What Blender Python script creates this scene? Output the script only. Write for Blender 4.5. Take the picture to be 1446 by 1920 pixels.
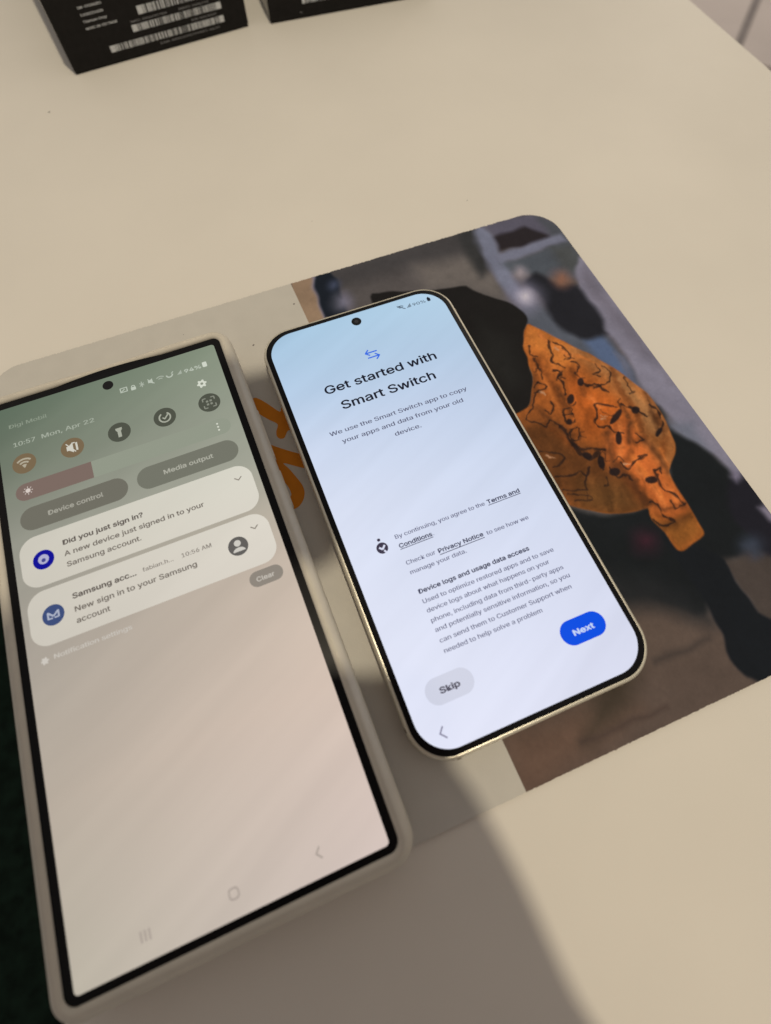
import bpy, bmesh, math, random
import numpy as np
from mathutils import Vector, Matrix
random.seed(7)
for o in list(bpy.data.objects): bpy.data.objects.remove(o)
sc = bpy.context.scene
COL = sc.collection
MM = 0.001

# ------------------------------------------------------------------ camera
CAM_POS = Vector((-39.0145, -56.8419, 149.245)) * MM
RIGHT = Vector((0.928185, -0.372116, 0.001724)); DOWN = Vector((-0.344636, -0.861370, -0.373185)); FWD = Vector((0.140353, 0.345790, -0.927755))
cam_d = bpy.data.cameras.new('camera'); cam = bpy.data.objects.new('camera', cam_d); COL.objects.link(cam)
UP = -DOWN
cam.matrix_world = Matrix(((RIGHT.x, UP.x, -FWD.x, CAM_POS.x), (RIGHT.y, UP.y, -FWD.y, CAM_POS.y), (RIGHT.z, UP.z, -FWD.z, CAM_POS.z), (0, 0, 0, 1)))
cam_d.sensor_fit = 'HORIZONTAL'; cam_d.sensor_width = 36.0; cam_d.lens = 936.01 / 1446 * 36
cam_d.clip_start = 0.005; cam_d.clip_end = 60
cam_d.dof.use_dof = True; cam_d.dof.focus_distance = 0.166; cam_d.dof.aperture_fstop = 9.5
sc.camera = cam

# ------------------------------------------------------------------ light
w = bpy.data.worlds.new('World'); sc.world = w; w.use_nodes = True
bg = w.node_tree.nodes['Background']; bg.inputs[0].default_value = (0.325, 0.298, 0.274, 1); bg.inputs[1].default_value = 1.0
def lamp(name, loc, power, color, radius):
    l = bpy.data.lights.new(name, 'POINT'); l.energy = power; l.color = color; l.shadow_soft_size = radius
    o = bpy.data.objects.new(name, l); o.location = loc; COL.objects.link(o); return o
lamp('ceiling_lamp', (0.030, -0.011, 0.850), 13.9, (1.0, 0.88, 0.66), 0.015)
lamp('floor_fill_light', (1.95, 1.75, 0.40), 15, (1.0, 0.89, 0.78), 0.15)  # added fill light to brighten the far floor; no lamp known there
sc.view_settings.view_transform = 'Standard'; sc.view_settings.look = 'None'
sc.view_settings.exposure = 0.0; sc.view_settings.gamma = 1.0; sc.view_settings.use_curve_mapping = False

# ------------------------------------------------------------------ helpers
def lin(rgb):
    return tuple(((c / 255) / 12.92 if c / 255 <= 0.04045 else ((c / 255 + 0.055) / 1.055) ** 2.4) for c in rgb)
def empty(name, loc=(0, 0, 0), rz=0.0):
    o = bpy.data.objects.new(name, None); COL.objects.link(o); o.location = loc; o.rotation_euler = (0, 0, rz)
    o.empty_display_size = 0.01; return o
def tag(o, label, cat, group=None):
    o['label'] = label; o['category'] = cat
    if group: o['group'] = group
    return o
def add(name, me, mat=None, parent=None, smooth=False):
    o = bpy.data.objects.new(name, me); COL.objects.link(o)
    if mat: me.materials.append(mat)
    if parent: o.parent = parent
    if smooth:
        me.polygons.foreach_set('use_smooth', [True] * len(me.polygons))
    return o
def mesh(name, verts, faces):
    me = bpy.data.meshes.new(name); me.from_pydata([tuple(c * MM for c in v) for v in verts], [], faces); me.update(); return me
def nt(m):
    m.use_nodes = True; return m.node_tree
def pbr(name, col, rough=0.5, metal=0.0, spec=0.5, noise=0.0, nscale=300, bump=0.0, bscale=900, coat=0.0, dark=None):
    """Principled surface with a little procedural colour variation and relief."""
    m = bpy.data.materials.new(name); t = nt(m); b = t.nodes['Principled BSDF']
    b.inputs['Base Color'].default_value = (*col, 1); b.inputs['Roughness'].default_value = rough
    b.inputs['Metallic'].default_value = metal; b.inputs['Specular IOR Level'].default_value = spec
    b.inputs['Coat Weight'].default_value = coat
    tc = t.nodes.new('ShaderNodeTexCoord')
    if noise:
        n = t.nodes.new('ShaderNodeTexNoise'); n.inputs['Scale'].default_value = nscale; n.inputs['Detail'].default_value = 5
        r = t.nodes.new('ShaderNodeValToRGB'); d = dark or tuple(c * (1 - noise) for c in col)
        r.color_ramp.elements[0].position = 0.3; r.color_ramp.elements[0].color = (*d, 1)
        r.color_ramp.elements[1].position = 0.7; r.color_ramp.elements[1].color = (*tuple(min(1, c * (1 + noise * .5)) for c in col), 1)
        t.links.new(tc.outputs['Object'], n.inputs['Vector']); t.links.new(n.outputs['Fac'], r.inputs['Fac']); t.links.new(r.outputs['Color'], b.inputs['Base Color'])
    if bump:
        n2 = t.nodes.new('ShaderNodeTexNoise'); n2.inputs['Scale'].default_value = bscale; n2.inputs['Detail'].default_value = 4
        bp_ = t.nodes.new('ShaderNodeBump'); bp_.inputs['Strength'].default_value = bump; bp_.inputs['Distance'].default_value = 0.0003
        t.links.new(tc.outputs['Object'], n2.inputs['Vector']); t.links.new(n2.outputs['Fac'], bp_.inputs['Height']); t.links.new(bp_.outputs['Normal'], b.inputs['Normal'])
    return m
_glow = {}
def glow(rgb, k=1.0):
    """A lit display pixel colour, under cover glass."""
    key = (tuple(rgb), k)
    if key in _glow: return _glow[key]
    m = bpy.data.materials.new('display_%d_%d_%d' % tuple(rgb)); b = nt(m).nodes['Principled BSDF']
    b.inputs['Base Color'].default_value = (0, 0, 0, 1); b.inputs['Specular IOR Level'].default_value = 0.06; b.inputs['Roughness'].default_value = 0.4
    b.inputs['Emission Color'].default_value = (*lin(rgb), 1); b.inputs['Emission Strength'].default_value = k
    _glow[key] = m; return m
def display_gradient(name, half_w, half_h, left, right, streak=0.05, ang=0.5):
    """Display wallpaper: a vertical colour run on the left edge and one on the right, blended across; faint painted glare streaks."""
    m = bpy.data.materials.new(name); t = nt(m); b = t.nodes['Principled BSDF']; N = t.nodes.new; L = t.links.new
    b.inputs['Base Color'].default_value = (0, 0, 0, 1); b.inputs['Specular IOR Level'].default_value = 0.06; b.inputs['Roughness'].default_value = 0.4
    tc = N('ShaderNodeTexCoord'); sx = N('ShaderNodeSeparateXYZ'); L(tc.outputs['Object'], sx.inputs[0])
    def mr(sock, a, c):
        n = N('ShaderNodeMapRange'); n.inputs['From Min'].default_value = a; n.inputs['From Max'].default_value = c; L(sock, n.inputs['Value']); return n.outputs['Result']
    fy = mr(sx.outputs['Y'], -half_h * MM, half_h * MM); fx = mr(sx.outputs['X'], -half_w * MM, half_w * MM)
    def ramp(stops):
        r = N('ShaderNodeValToRGB'); cr = r.color_ramp; stops = sorted(stops)
        while len(cr.elements) < len(stops): cr.elements.new(0.5)
        for e, (y, c) in zip(cr.elements, stops): e.position = (y + half_h) / (2 * half_h); e.color = (*lin(c), 1)
        L(fy, r.inputs['Fac']); return r.outputs['Color']
    mx = N('ShaderNodeMix'); mx.data_type = 'RGBA'; L(fx, mx.inputs['Factor']); L(ramp(left), mx.inputs['A']); L(ramp(right), mx.inputs['B'])
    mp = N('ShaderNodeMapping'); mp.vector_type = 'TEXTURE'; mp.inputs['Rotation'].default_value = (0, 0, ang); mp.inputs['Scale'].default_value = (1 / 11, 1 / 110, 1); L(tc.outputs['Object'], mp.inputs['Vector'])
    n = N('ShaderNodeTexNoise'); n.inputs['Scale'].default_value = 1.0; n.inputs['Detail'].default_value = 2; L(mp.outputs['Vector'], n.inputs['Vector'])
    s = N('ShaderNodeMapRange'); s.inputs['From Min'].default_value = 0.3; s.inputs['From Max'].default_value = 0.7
    s.inputs['To Min'].default_value = 1 - streak; s.inputs['To Max'].default_value = 1 + streak; L(n.outputs['Fac'], s.inputs['Value'])  # reflection streaks on the glass, painted into the emission
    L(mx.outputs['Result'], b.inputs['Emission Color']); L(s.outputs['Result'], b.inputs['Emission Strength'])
    return m

# flat 2D outlines, millimetres
def rr(cx, cy, wd, ht, r, n=8):
    r = min(r, wd / 2, ht / 2) - 1e-4; p = []
    for sx, sy, a0 in ((1, 1, 0), (-1, 1, 90), (-1, -1, 180), (1, -1, 270)):
        for i in range(n + 1):
            a = math.radians(a0 + 90 * i / n); p.append((cx + sx * (wd / 2 - r) + r * math.cos(a), cy + sy * (ht / 2 - r) + r * math.sin(a)))
    return p
def disc(cx, cy, r, n=24): return [(cx + r * math.cos(2 * math.pi * i / n), cy + r * math.sin(2 * math.pi * i / n)) for i in range(n)]
def arc(cx, cy, r, wd, a0, a1, n=14):
    a = [math.radians(a0 + (a1 - a0) * i / n) for i in range(n + 1)]
    return [(cx + (r + wd / 2) * math.cos(t), cy + (r + wd / 2) * math.sin(t)) for t in a] + [(cx + (r - wd / 2) * math.cos(t), cy + (r - wd / 2) * math.sin(t)) for t in reversed(a)]
def seg(x0, y0, x1, y1, wd):
    d = Vector((x1 - x0, y1 - y0)); n = Vector((-d.y, d.x)).normalized() * wd / 2
    return [(x0 + n.x, y0 + n.y), (x0 - n.x, y0 - n.y), (x1 - n.x, y1 - n.y), (x1 + n.x, y1 + n.y)]
def flat(name, loops, z, mat, parent):
    v = []; f = []
    for lp in loops:
        f.append(list(range(len(v), len(v) + len(lp)))); v += [(x, y, z) for x, y in lp]
    me = mesh(name, v, f); bm = bmesh.new(); bm.from_mesh(me)
    bmesh.ops.triangulate(bm, faces=[q for q in bm.faces if len(q.verts) > 4])
    for q in bm.faces:
        q.normal_update()
        if q.normal.z < 0: q.normal_flip()
    bm.to_mesh(me); bm.free(); return add(name, me, mat, parent)
try:
    import os
    FONT = bpy.data.fonts.load(os.path.join(bpy.utils.system_resource('DATAFILES'), 'fonts', 'Inter.woff2'))
except Exception:
    FONT = None
def text_mesh(name, body, size, bold=0.0):
    c = bpy.data.curves.new('t', 'FONT'); c.body = body; c.font = FONT or c.font; c.size = 1.0; c.resolution_u = 3; c.fill_mode = 'FRONT'
    o = bpy.data.objects.new('t', c); COL.objects.link(o); dg = bpy.context.evaluated_depsgraph_get(); dg.update()
    me = bpy.data.meshes.new_from_object(o.evaluated_get(dg)); me.name = name
    # stroke weight: the glyphs repeated a hair to each side, each a hair higher than the last
    d = 0.015 + bold; bm = bmesh.new(); bm.from_mesh(me); base = bm.verts[:] + bm.edges[:] + bm.faces[:]
    for i, (dx, dy) in enumerate(((d, 0), (-d, 0), (0, d), (0, -d)) if bold else ((d, 0), (-d, 0))):
        g = bmesh.ops.duplicate(bm, geom=base)['geom']
        for q in g:
            if isinstance(q, bmesh.types.BMVert): q.co += Vector((dx, dy, 0.003 * (i + 1)))
    bm.to_mesh(me); bm.free()
    bpy.data.objects.remove(o); bpy.data.curves.remove(c)
    return me
def text(name, body, x0, x1, y, size, mat, parent, z=0.0, bold=0.0, frame=None):
    """One printed/displayed line: left edge x0, right edge x1 (None = natural width), baseline y, em size, millimetres."""
    me = text_mesh(name, body, size, bold); n = len(me.vertices); a = np.empty(n * 3); me.vertices.foreach_get('co', a); a = a.reshape(-1, 3)
    lo, hi = a[:, 0].min(), a[:, 0].max(); k = size if x1 is None else (x1 - x0) / (hi - lo)
    a[:, 0] = ((a[:, 0] - lo) * k + x0) * MM; a[:, 1] = (a[:, 1] * size + y) * MM; a[:, 2] = (z + a[:, 2]) * MM
    if frame is not None:
        O, ex, ey, nn = frame; q = np.outer(a[:, 0], ex) + np.outer(a[:, 1], ey) + np.array(O) + np.outer(a[:, 2], nn); a = q
    me.vertices.foreach_set('co', a.astype(np.float32).ravel()); me.update()
    return add(name, me, mat, parent)
def subdiv(lp, k=28, far=20.0):
    out = []
    for i, a in enumerate(lp):
        b_ = lp[(i + 1) % len(lp)]; out.append(a)
        if math.hypot(b_[0] - a[0], b_[1] - a[1]) > far:
            out += [(a[0] + (b_[0] - a[0]) * j / k, a[1] + (b_[1] - a[1]) * j / k) for j in range(1, k)]
    return out
def sweep(name, profile, wd, ht, r, mat, parent, n=10, bulge=None, cap=True, closed_bottom=True):
    """Closed ring body: (outward offset, height) profile carried round a rounded rectangle."""
    v = []; f = []; rows = []
    for off, z in profile:
        lp = rr(0, 0, wd + 2 * off, ht + 2 * off, max(0.3, r + off), n)
        if bulge: lp = [bulge(x, y, off, z) for x, y in subdiv(lp)]
        rows.append(len(v)); v += [(q[0], q[1], z if len(q) == 2 else q[2]) for q in lp]
    m = rows[1] - rows[0]
    for a, b in zip(rows, rows[1:]):
        for i in range(m): f.append((a + i, a + (i + 1) % m, b + (i + 1) % m, b + i))
    if closed_bottom: f.append(list(range(rows[0], rows[0] + m))[::-1])
    if cap: f.append(list(range(rows[-1], rows[-1] + m)))
    return add(name, mesh(name, v, f), mat, parent, smooth=True)
def box(name, x0, x1, y0, y1, z0, z1, mat, parent=None, bev=0.0, seg_=2):
    bm = bmesh.new(); bmesh.ops.create_cube(bm, size=1)
    for q in bm.verts: q.co = Vector(((x0 + x1) / 2 + q.co.x * (x1 - x0), (y0 + y1) / 2 + q.co.y * (y1 - y0), (z0 + z1) / 2 + q.co.z * (z1 - z0))) * MM
    if bev: bmesh.ops.bevel(bm, geom=bm.edges[:], offset=bev * MM, segments=seg_, affect='EDGES', profile=0.5)
    me = bpy.data.meshes.new(name); bm.to_mesh(me); bm.free(); return add(name, me, mat, parent, smooth=False)

# ------------------------------------------------------------------ materials
M_table = pbr('white_laminate', (0.765, 0.725, 0.66), 0.55, spec=0.26, noise=0.035, nscale=14, bump=0.10, bscale=1100)
M_tedge = pbr('table_edge_band', (0.72, 0.68, 0.60), 0.5, noise=0.04, nscale=60)
M_leg = pbr('table_leg_paint', (0.70, 0.67, 0.62), 0.45, noise=0.05, nscale=30)
M_tile = pbr('floor_tile_glaze', (0.70, 0.62, 0.57), 0.4, noise=0.06, nscale=8)
M_grout = pbr('floor_grout', (0.30, 0.27, 0.26), 0.9, noise=0.15, nscale=60)
M_seat = pbr('dark_green_fabric', (0.004, 0.010, 0.007), 0.95, spec=0.1, noise=0.6, nscale=120, bump=0.5, bscale=500)
M_rubber = pbr('pad_rubber', (0.20, 0.16, 0.13), 0.9, spec=0.1, noise=0.2, nscale=500)
M_white = pbr('white_print', (0.57, 0.55, 0.51), 0.75, spec=0.2, noise=0.035, nscale=120, bump=0.15, bscale=2500)
M_orange = pbr('orange_print', (0.66, 0.225, 0.014), 0.75, spec=0.2, noise=0.05, nscale=300)
M_speck = pbr('dark_speck', (0.10, 0.085, 0.08), 0.8)
M_gold = pbr('champagne_metal', (0.70, 0.66, 0.55), 0.36, metal=0.5, noise=0.05, nscale=200)
M_band = pbr('antenna_band', (0.16, 0.13, 0.10), 0.6)
M_bezel = pbr('black_bezel', (0.006, 0.006, 0.007), 0.35, spec=0.12)
M_case = pbr('stone_silicone', (0.62, 0.58, 0.50), 0.55, spec=0.3, noise=0.06, nscale=150, bump=0.1, bscale=1800)
M_hole = pbr('camera_lens', (0.008, 0.008, 0.010), 0.2, spec=0.3)
M_box = pbr('black_carton', (0.010, 0.009, 0.009), 0.16, spec=0.14, noise=0.25, nscale=300)
M_ink = pbr('white_ink', (0.62, 0.64, 0.66), 0.7, noise=0.2, nscale=900)
M_ink2 = pbr('grey_ink', (0.24, 0.24, 0.25), 0.7, noise=0.2, nscale=900)
M_skin = pbr('skin', (0.52, 0.30, 0.21), 0.55, noise=0.1, nscale=60, bump=0.2, bscale=500)
M_phoneback = pbr('black_phone_glass', (0.01, 0.01, 0.012), 0.25)

# ------------------------------------------------------------------ floor
floor = box('floor', -1600, 3400, -1600, 3200, -760, -726, M_grout); floor['kind'] = 'structure'
ca, sa = math.cos(math.radians(41.5)), math.sin(math.radians(41.5))
def tile_mesh(lx, ly):
    bm = bmesh.new(); bmesh.ops.create_cube(bm, size=1)
    for q in bm.verts: q.co = Vector((q.co.x * lx * MM, q.co.y * ly * MM, q.co.z * 0.009))
    bmesh.ops.bevel(bm, geom=bm.edges[:], offset=0.0015, segments=1, affect='EDGES')
    me = bpy.data.meshes.new('tile'); bm.to_mesh(me); bm.free(); me.materials.append(M_tile); return me
TL, TW, G = 1200, 600, 24
tm = tile_mesh(TL - G, TW - G)
# one joint runs through the point (1661, 1294) in the direction (cos 41.5, sin 41.5)
for i in range(-2, 2):
    for j in range(-3, 3):
        s = (i + 0.5) * TL + (TL / 2 if j % 2 else 0); t_ = (j + 0.5) * TW
        o = bpy.data.objects.new('tile', tm); COL.objects.link(o); o.parent = floor
        o.location = ((1661 + 500 * ca + s * ca - t_ * sa) * MM, (1294 + 500 * sa + s * sa + t_ * ca) * MM, -0.7245)
        o.rotation_euler = (0, 0, math.radians(41.5))

# ------------------------------------------------------------------ table
table = tag(empty('table', (0, 0, -0.72)), 'white laminate table the phones and black boxes lie on', 'table')
TX0, TX1, TY0, TY1 = -131.6, 252.4, -620, 760
def tb(name, *a, **k):
    o = box(name, *a, **k); o.parent = table; o.matrix_parent_inverse = Matrix.Translation((0, 0, 0.72)); return o
tb('table_top', TX0, TX1, TY0, TY1, -22, 0, M_table, bev=1.0)
tb('apron', TX0 + 40, TX1 - 40, TY0 + 40, TY1 - 40, -80, -22.5, M_leg, bev=1.0)
for lx in (TX0 + 20, TX1 - 70):
    for ly in (TY0 + 20, TY1 - 70): tb('leg', lx, lx + 50, ly, ly + 50, -720, -23, M_leg, bev=2.0)
sp_me = mesh('speck', [(-0.45, -0.2, 0), (0.1, -0.4, 0), (0.5, 0.1, 0), (0, 0.45, 0)], [(0, 1, 2, 3)])
def speck(x, y, z, parent, s=1.0):
    o = bpy.data.objects.new('speck', sp_me); COL.objects.link(o); o.location = (x * MM, y * MM, z * MM); o.scale = (s, s, 1)
    if not sp_me.materials: sp_me.materials.append(M_speck)
    o.parent = parent; o.matrix_parent_inverse = parent.matrix_world.inverted() if parent.type == 'MESH' else Matrix.Translation(-parent.location); return o
speck(-88.6, 248.0, 0.03, table, 1.3); speck(70, 120, 0.03, table, 0.5)
for q in range(3): speck(random.uniform(-90, 200), random.uniform(110, 260), 0.03, table, random.uniform(0.2, 0.4))

# ------------------------------------------------------------------ dark seat beside the table
seat = tag(empty('bench_seat', (-0.65, -0.2, -0.72)), 'dark green fabric bench seat below the left edge of the table', 'seat')
def rel(o, root): o.parent = root; o.matrix_parent_inverse = Matrix.Translation(-root.location); return o
rel(box('cushion', -1150, -165, -900, 600, -400, -270, M_seat, bev=40, seg_=5), seat)
rel(box('base', -1130, -190, -880, 580, -720, -401, M_seat, bev=10), seat)

# ------------------------------------------------------------------ mouse pad
PX0, PX1, PY0, PY1, PR = -131.0, 97.7, -88.5, 102.0, 13.0
pad = tag(empty('mouse_pad', (-0.0166, 0.0067, 0)), 'thin pad printed with a dog in an orange jumper, under both phones', 'mouse pad')
rng = np.random.default_rng(3)
_fr = [rng.normal(0, 1, 900) for _ in range(2)]
def fray(x, k):
    i = (np.asarray(x) - PX0) / (PX1 - PX0) * 880; a = np.floor(i).astype(int); return np.interp(i, np.arange(900), _fr[k]) * 0.13
def ylim(x):
    x = np.asarray(x, float); c = np.zeros_like(x)
    dl = np.clip(PX0 + PR - x, 0, PR); dr = np.clip(x - (PX1 - PR), 0, PR); dd = np.maximum(dl, dr)
    c = PR - np.sqrt(np.maximum(PR * PR - dd * dd, 0)); top = PY1 - 0.4 * np.clip((40 - x) / 170, 0, 1) * 2.2
    return PY0 + c + fray(x, 0) * 0.5, top - c + fray(x, 1)
xs = np.r_[np.linspace(PX0, PX0 + PR, 24)[:-1], np.linspace(PX0 + PR, PX1 - PR, 400)[:-1], np.linspace(PX1 - PR, PX1, 24)]
lo, hi = ylim(xs); lo = lo + 0.12; hi = hi - 0.12; n = len(xs)
v = [(x, a, 0.02) for x, a in zip(xs, lo)] + [(x, a, 0.02) for x, a in zip(xs, hi)] + [(x, a, 1.0) for x, a in zip(xs, lo)] + [(x, a, 1.0) for x, a in zip(xs, hi)]
f = []
for i in range(n - 1):
    f += [(i, i + n, i + n + 1, i + 1), (i + 2 * n, i + 1 + 2 * n, i + 1 + 3 * n, i + 3 * n), (i, i + 1, i + 1 + 2 * n, i + 2 * n), (i + n, i + 3 * n, i + 1 + 3 * n, i + 1 + n)]
f += [(0, 2 * n, 3 * n, n), (n - 1, 2 * n - 1, 4 * n - 1, 3 * n - 1)]
rel(add('rubber_base', mesh('rubber_base', v, f), M_rubber), pad)
def xdiv(y): return -15.0 + (90 - np.asarray(y)) / 178 * 3.2
def sheet(name, left, right, nx, ny, mat, z=1.1):
    """Printed skin of the pad between two x-limits, trimmed to the pad's rounded outline."""
    u = np.linspace(0, 1, nx); vv = np.linspace(0, 1, ny); U, V = np.meshgrid(u, vv, indexing='ij')
    yy = PY0 + (PY1 - PY0) * V
    Lx = left(yy) if callable(left) else np.full_like(yy, left); Rx = right(yy) if callable(right) else np.full_like(yy, right)
    X = Lx + (Rx - Lx) * U; l, h = ylim(X); Y = l + (h - l) * V
    co = np.stack([X, Y, np.full_like(X, z)], -1).reshape(-1, 3)
    a = (np.arange(nx - 1)[:, None] * ny + np.arange(ny - 1)[None]).ravel(); q = np.stack([a, a + ny, a + ny + 1, a + 1], 1)
    me = bpy.data.meshes.new(name); me.vertices.add(len(co)); me.vertices.foreach_set('co', (co * MM).astype(np.float32).ravel())
    me.loops.add(len(q) * 4); me.loops.foreach_set('vertex_index', q.ravel().astype(np.int32)); me.polygons.add(len(q))
    me.polygons.foreach_set('loop_start', np.arange(len(q), dtype=np.int32) * 4); me.polygons.foreach_set('loop_total', np.full(len(q), 4, np.int32)); me.update(); me.validate()
    return rel(add(name, me, mat), pad), co
sheet('white_panel', PX0, xdiv, 420, 60, M_white)

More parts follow.
